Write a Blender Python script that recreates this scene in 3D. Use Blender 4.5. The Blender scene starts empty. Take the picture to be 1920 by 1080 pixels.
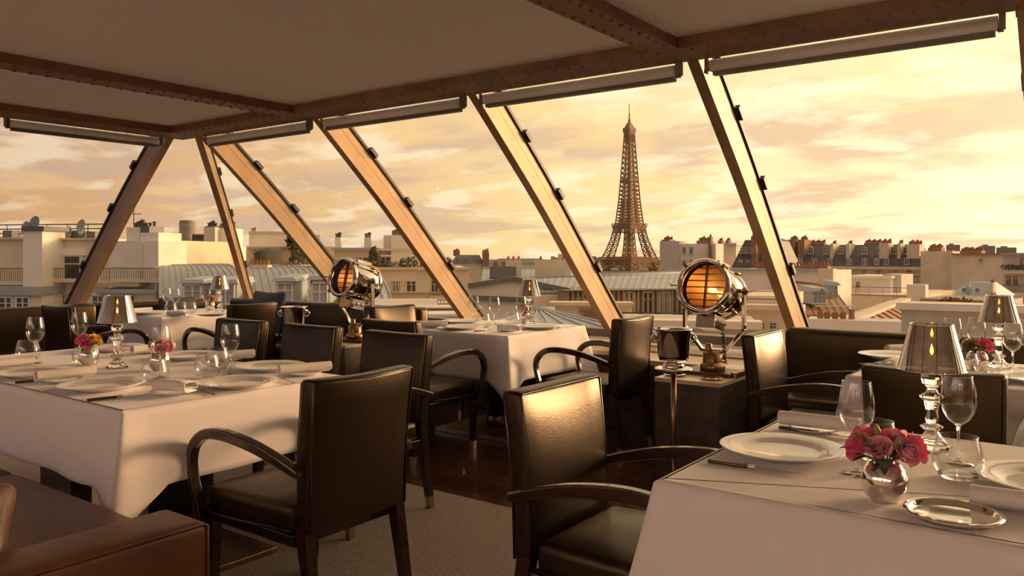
import bpy, math, random
from mathutils import Vector, Matrix, noise
random.seed(7)
S = bpy.context.scene
COL = S.collection
PI = math.pi
# ------------------------------------------------------------------ camera
F = 1500.0; HZ = 478.0; EYE = 1.28
YAW = math.radians(36.75); CS, SN = math.cos(YAW), math.sin(YAW)
cam_d = bpy.data.cameras.new('camera'); cam = bpy.data.objects.new('camera', cam_d); COL.objects.link(cam)
cam.location = (0, 0, EYE); cam.rotation_euler = (PI/2, 0, YAW)
cam_d.sensor_width = 36; cam_d.lens = F/1920*36; cam_d.shift_y = -(540-HZ)/1920
cam_d.clip_start = .05; cam_d.clip_end = 6000
S.camera = cam
# ------------------------------------------------------------------ sky, sun, exposure
S.view_settings.view_transform = 'Standard'; S.view_settings.look = 'None'
S.view_settings.gamma = 1; S.view_settings.use_curve_mapping = False
S.view_settings.exposure = 1.0
SUN_AZ = math.radians(66); SUN_EL = math.radians(9)
def azdir(a, e=0):                       # azimuth measured to the right of the viewing direction
    f, r = math.cos(a), math.sin(a)
    return Vector(((-SN*f+CS*r)*math.cos(e), (CS*f+SN*r)*math.cos(e), math.sin(e)))
SUN = azdir(SUN_AZ, SUN_EL)
sl = bpy.data.lights.new('sun', 'SUN'); sl.energy = 1.9; sl.color = (1, .56, .26); sl.angle = math.radians(14)
so = bpy.data.objects.new('sun', sl); COL.objects.link(so); so.location = SUN*50 ; so.rotation_euler = SUN.to_track_quat('Z', 'Y').to_euler()

world = bpy.data.worlds.new('evening_sky'); S.world = world; world.use_nodes = True
nt = world.node_tree; nt.nodes.clear()
def N(t, **k):
    n = nt.nodes.new(t)
    for a, b in k.items(): setattr(n, a, b)
    return n
def lk(a, b): nt.links.new(a, b)
def val(x, sock):
    if isinstance(x, (int, float)): sock.default_value = x
    elif isinstance(x, (tuple, list, Vector)): sock.default_value = x
    else: lk(x, sock)
def M(op, a, b=0.0, c=None):
    n = N('ShaderNodeMath', operation=op); val(a, n.inputs[0]); val(b, n.inputs[1])
    if c is not None: val(c, n.inputs[2])
    return n.outputs[0]
def VM(op, a, b=(0, 0, 0)):
    n = N('ShaderNodeVectorMath', operation=op); val(a, n.inputs[0]); val(b, n.inputs[1])
    return n.outputs['Value'] if op == 'DOT_PRODUCT' else n.outputs[0]
def RAMP(x, stops, interp='LINEAR'):
    n = N('ShaderNodeValToRGB'); lk(x, n.inputs[0]); r = n.color_ramp; r.interpolation = interp
    while len(r.elements) < len(stops): r.elements.new(.5)
    for e, (p, c) in zip(r.elements, stops):
        e.position = p; e.color = (*c, 1) if len(c) == 3 else c
    return n.outputs[0]
def MIX(f, a, b, mode='MIX'):
    n = N('ShaderNodeMix', data_type='RGBA', blend_type=mode)
    val(f, n.inputs[0])
    for x, s in ((a, n.inputs[6]), (b, n.inputs[7])):
        if isinstance(x, tuple): s.default_value = (*x, 1)
        else: lk(x, s)
    return n.outputs[2]
def G(v): return (v, v, v)
tc = N('ShaderNodeTexCoord'); D = VM('NORMALIZE', tc.outputs['Generated'])
sep = N('ShaderNodeSeparateXYZ'); lk(D, sep.inputs[0])
dz = M('MAXIMUM', sep.outputs[2], 0.0)
sd = VM('DOT_PRODUCT', D, tuple(SUN))
warm = M('MULTIPLY_ADD', sd, .5, .5)                                   # 1 towards the sun, 0 opposite
hor = RAMP(warm, [(0, (.12, .11, .14)), (.25, (.20, .14, .12)), (.43, (.345, .195, .10)), (.58, (.43, .265, .125)), (.72, (.56, .40, .195)), (.92, (.68, .60, .36)), (1, (.95, .8, .48))])
zen = RAMP(warm, [(0, (.11, .12, .17)), (.30, (.22, .17, .16)), (.45, (.33, .205, .12)), (.70, (.50, .35, .19)), (.92, (.60, .45, .24)), (1, (.72, .55, .30))])
base = MIX(RAMP(dz, [(0, G(0)), (.34, G(1))]), hor, zen)
# clouds: flat layers seen in perspective
inv = M('DIVIDE', 1.0, M('ADD', dz, .16))
cv = VM('MULTIPLY', D, (1, 1, 0)); sc = N('ShaderNodeVectorMath', operation='SCALE'); lk(cv, sc.inputs[0]); lk(inv, sc.inputs[3])
def clouds(scale, detail, rough, off, dist=.25):
    mp = N('ShaderNodeMapping'); lk(sc.outputs[0], mp.inputs[0]); mp.inputs[1].default_value = off
    mp.inputs[2].default_value = (0, 0, -YAW); mp.inputs[3].default_value = (.8, 1.05, 1)
    n = N('ShaderNodeTexNoise'); lk(mp.outputs[0], n.inputs[0])
    n.inputs['Scale'].default_value = scale; n.inputs['Detail'].default_value = detail
    n.inputs['Roughness'].default_value = rough; n.inputs['Distortion'].default_value = dist
    return n.outputs[0]
c1 = clouds(1.15, 7, .56, (3.1, 1.7, 0)); c2 = clouds(2.3, 6, .55, (8.3, 4.4, 0)); c3 = clouds(1.7, 6, .6, (1.3, 9.2, 0))
m1 = RAMP(c1, [(.48, G(0)), (.57, G(1))]); m2 = RAMP(c2, [(.52, G(0)), (.61, G(1))]); m3 = RAMP(c3, [(.53, G(0)), (.63, G(1))])
grey = MIX(warm, (.15, .12, .13), (.50, .335, .20))
lite = MIX(warm, (.24, .19, .17), (.80, .66, .43))
gold = MIX(warm, (.22, .15, .11), (.74, .49, .19))
c = MIX(M('MULTIPLY', m1, .8), base, grey)
c = MIX(M('MULTIPLY', m3, .55), c, gold)
c = MIX(M('MULTIPLY', m2, .60), c, lite)
sdp = M('MAXIMUM', sd, 0.0)
glow = M('ADD', M('MULTIPLY', M('POWER', sdp, 10.0), .35), M('MULTIPLY', M('POWER', sdp, 30.0), 3.2))
gl = N('ShaderNodeMix', data_type='RGBA', blend_type='ADD'); gl.inputs[0].default_value = 1
lk(c, gl.inputs[6])
gc = N('ShaderNodeCombineColor'); lk(glow, gc.inputs[0]); lk(M('MULTIPLY', glow, .71), gc.inputs[1]); lk(M('MULTIPLY', glow, .46), gc.inputs[2])
lk(gc.outputs[0], gl.inputs[7])
bg = N('ShaderNodeBackground'); lk(gl.outputs[2], bg.inputs[0]); bg.inputs[1].default_value = 1.0
wo = N('ShaderNodeOutputWorld'); lk(bg.outputs[0], wo.inputs[0])

# ------------------------------------------------------------------ pixel helpers (1920x1080 photograph)
def c2w(x, d, z): return Vector((CS*x-SN*d, SN*x+CS*d, z))
def W(px, py, d): return c2w((px-960)/F*d, d, EYE-(py-HZ)/F*d)                # at a known distance
def P(px, py, z=.75):                                                       # on a known height
    d = F*(EYE-z)/(py-HZ); return c2w((px-960)/F*d, d, z)

# ------------------------------------------------------------------ materials
MAT = {}
def mat(name, col, rough=.5, metal=0., bump=0., bscale=40., var=0., vscale=6., spec=.5, coat=0., stretch=None, sheen=0., trans=0., ior=1.5, alpha=None, emit=None, estr=0.):
    if name in MAT: return MAT[name]
    global nt
    m = bpy.data.materials.new(name); m.use_nodes = True; MAT[name] = m
    nt = m.node_tree; b = nt.nodes['Principled BSDF']
    b.inputs['Base Color'].default_value = (*col, 1); b.inputs['Roughness'].default_value = rough; b.inputs['Metallic'].default_value = metal
    b.inputs['Specular IOR Level'].default_value = spec; b.inputs['Coat Weight'].default_value = coat
    b.inputs['Sheen Weight'].default_value = sheen; b.inputs['Transmission Weight'].default_value = trans; b.inputs['IOR'].default_value = ior
    if emit: b.inputs['Emission Color'].default_value = (*emit, 1); b.inputs['Emission Strength'].default_value = estr
    t = N('ShaderNodeTexCoord'); mp = N('ShaderNodeMapping'); lk(t.outputs['Object'], mp.inputs[0])
    if stretch: mp.inputs[3].default_value = stretch
    if var:
        n = N('ShaderNodeTexNoise'); lk(mp.outputs[0], n.inputs[0]); n.inputs['Scale'].default_value = vscale; n.inputs['Detail'].default_value = 5
        a = tuple(max(0, x*(1-var)) for x in col); c_ = tuple(x*(1+var) for x in col)
        lk(RAMP(n.outputs[0], [(.3, a), (.7, c_)]), b.inputs['Base Color'])
    if bump:
        n = N('ShaderNodeTexNoise'); lk(mp.outputs[0], n.inputs[0]); n.inputs['Scale'].default_value = bscale; n.inputs['Detail'].default_value = 4
        bp = N('ShaderNodeBump'); bp.inputs['Strength'].default_value = bump; bp.inputs['Distance'].default_value = .01
        lk(n.outputs[0], bp.inputs['Height']); lk(bp.outputs[0], b.inputs['Normal'])
    return m
def thin_glass(name, tint=(1, 1, 1), refl=1.0, base=.02, rough=0.0, power=4.0):
    global nt
    m = bpy.data.materials.new(name); m.use_nodes = True; MAT[name] = m; nt = m.node_tree; nt.nodes.clear()
    tr = N('ShaderNodeBsdfTransparent'); tr.inputs[0].default_value = (*tint, 1)
    gl = N('ShaderNodeBsdfGlossy'); gl.inputs['Roughness'].default_value = rough
    lw = N('ShaderNodeLayerWeight'); lw.inputs[0].default_value = .5
    f = M('MINIMUM', M('MULTIPLY_ADD', M('POWER', lw.outputs['Facing'], power), refl, base), 1.0)
    mx = N('ShaderNodeMixShader'); lk(f, mx.inputs[0]); lk(tr.outputs[0], mx.inputs[1]); lk(gl.outputs[0], mx.inputs[2])
    o = N('ShaderNodeOutputMaterial'); lk(mx.outputs[0], o.inputs[0]); return m
thin_glass('pane_glass', (.98, .98, .97), .6, .025)
thin_glass('drink_glass', (.95, .95, .94), .95, .08, 0, 2.1)
thin_glass('mirror_shade', (.42, .36, .30), .6, .62, .03)
thin_glass('lens_glass', (.95, .9, .8), .5, .02)
mat('leather_black', (.015, .008, .0042), .33, bump=.06, bscale=160, spec=.45)
MAT['leather_black'].node_tree.nodes['Principled BSDF'].inputs['Specular Tint'].default_value = (1, .76, .46, 1)  # golden sheen of warm light put into the leather's specular tint
mat('leather_brown', (.105, .036, .013), .38, bump=.10, bscale=70, spec=.5, var=.3, vscale=5)
mat('piping', (.014, .011, .009), .3)
mat('dark_wood', (.030, .012, .007), .22, var=.35, vscale=10, stretch=(1, 12, 1), coat=.4)
mat('black_wood', (.014, .009, .007), .3, coat=.2)
mat('brass_tip', (.55, .42, .27), .3, 1)
mat('bronze', (.34, .22, .12), .35, 1, var=.3, vscale=9)
mat('dark_bronze', (.10, .065, .04), .38, 1, var=.3, vscale=8)
mat('chrome', (.80, .74, .68), .07, 1)
mat('silver', (.86, .80, .74), .10, 1)
mat('black_rubber', (.012, .012, .012), .5)
mat('cloth_white', (.87, .83, .84), .85, bump=.05, bscale=9, sheen=.2)
mat('napkin', (.82, .79, .77), .9, bump=.15, bscale=60)
mat('porcelain', (.82, .80, .78), .16, coat=.3)
mat('steel', (.62, .58, .54), .16, 1)
mat('crystal', (1, 1, 1), .0, trans=1, ior=1.5)
mat('candle', (.85, .75, .6), .6)
mat('flame', (1, .5, .15), .5, emit=(1, .42, .08), estr=14)
mat('petal_pink', (.86, .17, .31), .6, var=.45, vscale=22)
mat('petal_light', (.92, .40, .48), .6, var=.3, vscale=22)
mat('petal_yellow', (.82, .55, .16), .6, var=.25, vscale=22)
mat('petal_cream', (.78, .60, .42), .6, var=.25, vscale=22)
mat('leaf_green', (.10, .13, .055), .55, var=.4, vscale=18)
mat('leaf_dark', (.085, .062, .042), .55, var=.4, vscale=18)
mat('bud_green', (.26, .27, .08), .5, var=.3, vscale=25)
mat('ceiling_paint', (.86, .83, .80), .8, bump=.02, bscale=200)
mat('beam_paint', (.19, .10, .055), .5, bump=.12, bscale=30, var=.25, vscale=4)
mat('mullion', (.30, .20, .112), .48, .3, var=.18, vscale=4, bump=.04, bscale=15)
mat('blind_white', (.85, .83, .81), .7)
mat('grey_metal', (.16, .145, .13), .45, .5)
mat('ledge_wood', (.62, .46, .32), .3, var=.1, vscale=8, stretch=(1, 10, 1), coat=.2)
mat('panel_dark', (.050, .034, .022), .5, var=.6, vscale=14, bump=.08, bscale=30)
mat('wall_inner', (.42, .33, .26), .7)
mat('grout', (.012, .006, .004), .7)
mat('pillow_navy', (.030, .036, .055), .75, bump=.2, bscale=50)
mat('pillow_brown', (.11, .048, .022), .42, bump=.3, bscale=40)
for i, k in enumerate((.8, 1.0, 1.25)): mat('plank_%d' % i, (.066*k, .024*k, .012*k), .22, var=.45, vscale=9, stretch=(1, 14, 1), coat=.35)
def carpet_mat():
    global nt
    m = mat('carpet', (.25, .20, .165), .95); nt = m.node_tree; b = nt.nodes['Principled BSDF']
    t = N('ShaderNodeTexCoord'); mp = N('ShaderNodeMapping'); lk(t.outputs['Object'], mp.inputs[0])
    w1 = N('ShaderNodeTexWave'); w1.bands_direction = 'X'; w1.inputs['Scale'].default_value = 30; w1.inputs['Distortion'].default_value = 1.0
    w2 = N('ShaderNodeTexWave'); w2.bands_direction = 'Y'; w2.inputs['Scale'].default_value = 20; w2.inputs['Distortion'].default_value = 1.2
    lk(mp.outputs[0], w1.inputs[0]); lk(mp.outputs[0], w2.inputs[0])
    n = N('ShaderNodeTexNoise'); lk(mp.outputs[0], n.inputs[0]); n.inputs['Scale'].default_value = 60
    h = M('MULTIPLY', w1.outputs['Fac'], w2.outputs['Fac']); h2 = M('MULTIPLY_ADD', n.outputs[0], .4, h)
    lk(RAMP(h2, [(.12, (.13, .095, .08)), (.55, (.52, .43, .38))]), b.inputs['Base Color'])
    bp = N('ShaderNodeBump'); bp.inputs['Strength'].default_value = .6; bp.inputs['Distance'].default_value = .004; lk(h2, bp.inputs['Height']); lk(bp.outputs[0], b.inputs['Normal'])
carpet_mat()

# ------------------------------------------------------------------ mesh helpers
class MB:
    def __init__(s): s.v = []; s.f = []; s.sm = []
    def add(s, vs, fs, smooth=False, mx=None):
        o = len(s.v)
        for p in vs:
            p = Vector(p); s.v.append(mx @ p if mx else p)
        for f in fs: s.f.append([o+i for i in f]); s.sm.append(smooth)
        return s
    def box(s, lo, hi, mx=None):
        x0, y0, z0 = lo; x1, y1, z1 = hi
        return s.add([(x0, y0, z0), (x1, y0, z0), (x1, y1, z0), (x0, y1, z0), (x0, y0, z1), (x1, y0, z1), (x1, y1, z1), (x0, y1, z1)],
              [(0, 3, 2, 1), (4, 5, 6, 7), (0, 1, 5, 4), (1, 2, 6, 5), (2, 3, 7, 6), (3, 0, 4, 7)], False, mx)
    def frustum(s, c0, h0, c1, h1):                                   # two rectangles (centre, half sizes) joined
        vs = []
        for c, h in ((c0, h0), (c1, h1)):
            for a, b in ((-1, -1), (1, -1), (1, 1), (-1, 1)): vs.append((c[0]+a*h[0], c[1]+b*h[1], c[2]))
        fs = [(0, 1, 2, 3), (7, 6, 5, 4)]+[((i+1) % 4, i, 4+i, 4+(i+1) % 4) for i in range(4)]
        if c1[2] > c0[2]: fs = [f[::-1] for f in fs]
        return s.add(vs, fs)
    def hull8(s, b, t):                                               # bottom quad and top quad, both counter-clockwise from above
        return s.add(list(b)+list(t), [(3, 2, 1, 0), (4, 5, 6, 7)]+[(i, (i+1) % 4, 4+(i+1) % 4, 4+i) for i in range(4)])
    def lathe(s, prof, n=24, mx=None, smooth=True, closed=False):
        vs = []; k = len(prof)
        for i in range(n):
            a = 2*PI*i/n
            for r, z in prof: vs.append((r*math.cos(a), r*math.sin(a), z))
        fs = []
        for i in range(n):
            j = (i+1) % n
            for q in range(k-1): fs.append((i*k+q, j*k+q, j*k+q+1, i*k+q+1))
        if closed:
            for q, rev in ((0, True), (k-1, False)):
                if prof[q][0] > 1e-5:
                    l = [i*k+q for i in range(n)]; fs.append(l[::-1] if rev else l)
        return s.add(vs, fs, smooth, mx)
    def tube(s, pts, r, n=8, mx=None, closed=False, cap=True):
        pts = [Vector(p) for p in pts]; m = len(pts); vs = []; fs = []; nv = None
        for i, p in enumerate(pts):
            a = pts[(i-1) % m] if (closed or i > 0) else p; b = pts[(i+1) % m] if (closed or i < m-1) else p
            t = (b-a).normalized()
            if nv is None: nv = t.orthogonal().normalized()
            nv = (nv-t*nv.dot(t)).normalized(); bv = t.cross(nv)
            rr = r[i] if isinstance(r, (list, tuple)) else r
            for q in range(n):
                ang = 2*PI*q/n; vs.append(p+(nv*math.cos(ang)+bv*math.sin(ang))*rr)
        for i in range(m if closed else m-1):
            j = (i+1) % m
            for q in range(n): fs.append((i*n+q, i*n+(q+1) % n, j*n+(q+1) % n, j*n+q))
        if cap and not closed: fs.append(list(range(n))[::-1]); fs.append([(m-1)*n+q for q in range(n)])
        return s.add(vs, fs, True, mx)
    def ribbon(s, pts, w, t, side=(1, 0, 0), smooth=False):             # rectangular section swept along pts; w along 'side'
        side = Vector(side).normalized(); pts = [Vector(p) for p in pts]; m = len(pts); vs = []; fs = []
        for i, p in enumerate(pts):
            a = pts[max(i-1, 0)]; b = pts[min(i+1, m-1)]; tg = (b-a).normalized(); nn = tg.cross(side).normalized()
            ww = w[i] if isinstance(w, list) else w; tt = t[i] if isinstance(t, list) else t
            for x, y in ((-1, -1), (1, -1), (1, 1), (-1, 1)): vs.append(p+side*x*ww/2+nn*y*tt/2)
        for i in range(m-1):
            for q in range(4): fs.append((i*4+q, i*4+(q+1) % 4, i*4+4+(q+1) % 4, i*4+4+q))
        fs.append((3, 2, 1, 0)); fs.append(tuple((m-1)*4+q for q in range(4)))
        return s.add(vs, fs, smooth)
    def grid(s, fn, nu, nv, smooth=True, mx=None, wrap=False):
        vs = [fn(i/nu, j/nv) for i in range(nu+1) for j in range(nv+1)]
        fs = [(i*(nv+1)+j, (i+1)*(nv+1)+j, (i+1)*(nv+1)+j+1, i*(nv+1)+j+1) for i in range(nu) for j in range(nv)]
        return s.add(vs, fs, smooth, mx)
    def rbox(s, h, r, n=4, fn=None, mx=None, puff=(0, 0, 0)):
        def ticks(a):
            rr = min(r, a*.999); l = [-a, -a+rr*.12, -a+rr*.4, -a+rr]
            l += [(-a+rr)+(2*a-2*rr)*k/n for k in range(1, n)]
            return l+[a-rr, a-rr*.4, a-rr*.12, a]
        T = [ticks(a) for a in h]; idx = {}; vs = []; fs = []
        def vid(p):
            k = tuple(round(x, 6) for x in p)
            if k not in idx:
                q = Vector(p); inn = Vector([max(-(h[i]-min(r, h[i]*.999)), min(h[i]-min(r, h[i]*.999), p[i])) for i in range(3)])
                dv = q-inn
                if dv.length > 1e-9:
                    m_ = max(abs(x) for x in dv); q = inn+dv.normalized()*min(r, m_ if m_ < r*.999 else r)
                g = [1-(p[i]/h[i])**2 for i in range(3)]
                for i in range(3):
                    if puff[i]:
                        a, b = [k_ for k_ in range(3) if k_ != i]; q[i] += puff[i]*max(0, g[a])*max(0, g[b])*(p[i]/h[i])
                idx[k] = len(vs); vs.append(fn(q) if fn else q)
            return idx[k]
        for ax in range(3):
            a, b = (ax+1) % 3, (ax+2) % 3
            for sg in (-1, 1):
                for i in range(len(T[a])-1):
                    for j in range(len(T[b])-1):
                        q = []
                        for ii, jj in ((i, j), (i+1, j), (i+1, j+1), (i, j+1)):
                            p = [0, 0, 0]; p[ax] = sg*h[ax]; p[a] = T[a][ii]; p[b] = T[b][jj]; q.append(vid(p))
                        fs.append(q if sg > 0 else q[::-1])
        return s.add(vs, fs, True, mx)
    def mesh(s, name, m):
        me = bpy.data.meshes.new(name); me.from_pydata([tuple(v) for v in s.v], [], s.f); me.polygons.foreach_set('use_smooth', s.sm)
        me.update(); me.materials.append(MAT[m] if isinstance(m, str) else m); return me
    def obj(s, name, m, parent=None, loc=None, bevel=0, seg=2):
        o = bpy.data.objects.new(name, s.mesh(name, m)); COL.objects.link(o)
        if parent: o.parent = parent
        if loc is not None: o.location = loc
        if bevel:
            b = o.modifiers.new('bevel', 'BEVEL'); b.width = bevel; b.segments = seg; b.limit_method = 'ANGLE'; b.angle_limit = .6
        return o
def inst(name, me, parent=None, loc=(0, 0, 0), rz=0, scale=None):
    o = bpy.data.objects.new(name, me); COL.objects.link(o); o.parent = parent; o.location = loc; o.rotation_euler = (0, 0, rz)
    if scale: o.scale = scale
    return o
def tag(o, label, cat, group=None, kind=None):
    o['label'] = label
    if cat: o['category'] = cat
    if group: o['group'] = group
    if kind: o['kind'] = kind
    return o
def struct(o, label=None):
    o['kind'] = 'structure'
    if label: o['label'] = label
    return o
def empty(name, loc=(0, 0, 0), rz=0):
    o = bpy.data.objects.new(name, None); COL.objects.link(o); o.location = loc; o.rotation_euler = (0, 0, rz); o.empty_display_size = .1
    return o
def ctree(o, parent=None):
    c_ = o.copy(); COL.objects.link(c_); c_.parent = parent
    for ch in KIDS.get(o, ()): ctree(ch, c_)
    return c_
KIDS = {}
def register(root):
    KIDS[root] = [x for x in root.children]
    for x in KIDS[root]: register(x)
PROTO = {}
def place(kind, builder, loc, rz, label, cat, group):
    if kind not in PROTO:
        r = builder(); register(r); PROTO[kind] = r; o = r
    else: o = ctree(PROTO[kind])
    o.location = loc; o.rotation_euler = (0, 0, rz)
    return tag(o, label, cat, group)
def crom(pts, k=6):
    pts = [Vector(p) for p in pts]; out = []
    for i in range(len(pts)-1):
        p0 = pts[max(i-1, 0)]; p1 = pts[i]; p2 = pts[i+1]; p3 = pts[min(i+2, len(pts)-1)]
        for j in range(k):
            t = j/k; out.append(.5*((2*p1)+(p2-p0)*t+(2*p0-5*p1+4*p2-p3)*t*t+(3*p1-p0-3*p2+p3)*t**3))
    return out+[pts[-1]]
def rotz(a): return Matrix.Rotation(a, 4, 'Z')
# ================================================================== THE ROOM
ZB = 2.30; ZC = 2.36                              # underside of the beams, ceiling
UL = -6.30; VI, VO = 3.66, 3.94                   # left beam line, inner and outer edge of the long beam
# floor: sub floor, carpet and planks
fl = struct(MB().box((-9, -5, -.12), (7, 6.6, -.022)).obj('floor', 'grout'), 'dark polished wood plank floor by the windows')
row = 0; v0 = 3.235; PW = .092
pm = [MB().box((0, 0, -.022), (1.18, PW-.003, 0)).mesh('plank', 'plank_%d' % i) for i in range(3)]
while v0 < 5.0:
    u = -7.3+(row % 3)*.41
    while u < .6:
        inst('plank', pm[random.randrange(3)], fl, (u, v0, 0)); u += 1.184
    v0 += PW; row += 1
struct(MB().box((-9, -5, -.03), (7, 3.23, 0.004)).obj('carpet', 'carpet'), 'pale grey woven flat carpet covering the near floor')
# ceiling
struct(MB().box((UL-.02, -5, ZC), (7, VO, ZC+.1)).obj('ceiling', 'ceiling_paint'), 'plain off-white ceiling panels between riveted beams')
def rivets(name, pts, parent):
    m = MB(); pr = [(.012, 0), (.009, -.007), (0, -.010)]
    for p in pts: m.lathe(pr, 6, Matrix.Translation(p))
    o = m.obj(name, 'beam_paint', parent); o['kind'] = 'stuff'; return o
def beam_v(i, u, v0, v1, w, label):
    b = struct(MB().box((u-w/2, v0, ZB), (u+w/2, v1, ZB+.012)).box((u-w/2+.02, v0, ZB+.012), (u+w/2-.012, v1, ZC)).obj('trim_%d' % i, 'beam_paint'), label)
    k = int((v1-v0)/.085); rivets('rivets', [(u+sx*(w/2-.025), v0+.04+j*.085+(0 if sx > 0 else .04), ZB) for j in range(k) for sx in (-1, 1)], b); return b
b = struct(MB().box((UL, VI, ZB), (7, VO, ZB+.012)).box((UL, VI+.012, ZB+.012), (7, VO-.02, ZC+.06)).obj('trim_1', 'beam_paint'), 'long brown riveted steel beam above the main window wall')
rivets('rivets', [(UL+.06+j*.09, v, ZB) for j in range(92) for v in (VI+.03, VO-.06)], b)
beam_v(2, -4.79, -4.9, VI, .165, 'brown riveted cross beam towards the far left corner')
beam_v(3, -1.79, -4.9, VI, .165, 'brown riveted cross beam at the top centre of the ceiling')
beam_v(4, 1.22, -4.9, VI, .165, 'brown riveted cross beam out to the right')
b = struct(MB().box((UL-.29, -4.9, ZB), (UL, VO, ZB+.012)).box((UL-.27, -4.9, ZB+.012), (UL-.012, VO, ZC+.06)).obj('trim_5', 'beam_paint'), 'brown riveted beam above the left window wall')
rivets('rivets', [(uu, -1+j*.09, ZB) for j in range(52) for uu in (UL-.06, UL-.23)], b)
# ---- sloping glazing: inner edge profile (outward distance from the beam, height)
PROF = [(-.02, 2.33), (.16, 2.17), (.42, 1.94), (.73, 1.66), (1.14, 1.26), (1.59, .815), (1.86, .555)]
V0 = 3.94; U0 = UL-.29
def mullion(i, base, out, label, depth=.19, sc=1.0):
    base = Vector((base[0], base[1], 0)); out = Vector((out[0], out[1], 0)); side = Vector((-out.y, out.x, 0)).normalized()
    pts = crom([base+out*a+Vector((0, 0, z)) for a, z in PROF], 4)
    n = len(pts); nrm = []
    for k in range(n):
        t = (pts[min(k+1, n-1)]-pts[max(k-1, 0)]).normalized(); q = t.cross(side)
        if q.dot(out)+q.z < 0: q = -q
        nrm.append(q.normalized())
    e = struct(empty('trim_%d' % i, base+out*PROF[-1][0]+Vector((0, 0, PROF[-1][1]))), label)
    def sec(off0, off1, w, name, m):
        o = MB(); vs = []
        for p, q in zip(pts, nrm):
            for a, d_ in ((-1, off0), (1, off0), (1, off1), (-1, off1)): vs.append(p+side*a*w/2+q*d_-Vector(e.location))
        fs = [(k*4+a, k*4+(a+1) % 4, k*4+4+(a+1) % 4, k*4+4+a) for k in range(n-1) for a in range(4)]+[(3, 2, 1, 0), tuple((n-1)*4+a for a in range(4))]
        return o.add(vs, fs).obj(name, m, e)
    sec(0, .018, .064*sc, 'inner_flange', 'mullion'); sec(.018, depth*.62, .050*sc, 'web', 'mullion'); sec(depth*.62+.003, depth, .050*sc, 'outer_rail', 'mullion')
    sec(depth, depth+.022, .075*sc, 'gasket', 'black_rubber')
    for k in range(3, n-2, 5):
        p = pts[k]+nrm[k]*(depth+.03)-Vector(e.location); t = (pts[k+1]-pts[k-1]).normalized()
        mx = Matrix.Translation(p) @ Matrix((side, t, nrm[k])).transposed().to_4x4()
        MB().box((-.055*sc, -.045, -.016), (.055*sc, .045, .016), mx).obj('clip', 'black_rubber', e)
    return pts, nrm
MU = [-6.31, -4.80, -3.27, -1.76, -.28, 1.22, 2.70, 4.2, 5.7]
names = ['nearest the far corner on the main wall', 'second from the far corner on the main wall', 'just left of the lattice tower view', 'large one right of the lattice tower view', 'at the right edge of the picture', 'beyond the right edge, first', 'beyond the right edge, second', 'beyond the right edge, third', 'beyond the right edge, last']
prof = {}
for i, u in enumerate(MU): prof[u] = mullion(40+i, (u, V0), (0, 1), 'sloping bronze window rib, '+names[i])
LV = [3.83, 2.45, .95]
for i, v in enumerate(LV): prof['l%d' % i] = mullion(20+i, (U0, v), (-1, 0), ('sloping grey-brown window rib left of the far corner', 'sloping window rib at the upper left edge', 'sloping window rib out of view on the left')[i])
mullion(25, (U0+.12, V0+.08), (-1, 1), 'slim sloping corner rib in the far corner', .15, .9)
# panes
def pane(n, A, B, label, flip=1):
    (pa, na), (pb, nb) = A, B; e = 0.20
    c0 = pa[-1]+na[-1]*e
    w = struct(empty('window_%d' % n, c0), label); m = MB(); vs = []
    for p, q, p2, q2 in zip(pa, na, pb, nb):
        for o in (e, e+.008): vs += [p+q*o-c0, p2+q2*o-c0]
    k = len(pa); fs = []
    for i in range(k-1):
        a = i*4; b_ = a+4
        fs += [(a, a+1, b_+1, b_)]
    m.add(vs, fs, True); m.obj('pane', 'pane_glass', w)
    ra, rb = pa[-1]+na[-1]*.1-c0, pb[-1]+nb[-1]*.1-c0; d_ = (rb-ra).normalized(); nn = Vector((-d_.y, d_.x, 0))*flip
    vs = []
    for z0 in (-.03, .035):
        vs += [ra-nn*.07+Vector((0, 0, z0)), rb-nn*.07+Vector((0, 0, z0)), rb+nn*.1+Vector((0, 0, z0)), ra+nn*.1+Vector((0, 0, z0))]
    MB().hull8(vs[:4], vs[4:]).obj('bottom_rail', 'grey_metal', w)
    return w
for i in range(len(MU)-1): pane(i+1, prof[MU[i]], prof[MU[i+1]], 'sloping glass window bay number %d from the far corner' % (i+1))
pane(18, prof['l1'], prof['l0'], 'sloping glass window bay on the left wall beside the corner'); pane(19, prof['l2'], prof['l1'], 'sloping glass window bay at the left edge')
# corner glass: two triangles meeting at the hip
hip_t = Vector((U0+.05, V0+.15, 2.36)); hip_b = Vector((U0-1.95, V0+2.1, .55))
for n, key, lab in ((20, 'l0', 'triangular corner glass left of the slim corner rib'), (21, MU[0], 'triangular corner glass right of the slim corner rib')):
    pa, na = prof[key]; w = struct(empty('window_%d' % n, hip_b), lab); k = len(pa); vs = []
    for i in range(k): vs += [pa[i]+na[i]*.2-hip_b, hip_t.lerp(hip_b, i/(k-1))-hip_b]
    MB().add(vs, [(i*2, i*2+1, i*2+3, i*2+2) for i in range(k-1)], True).obj('pane', 'pane_glass', w)
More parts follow.
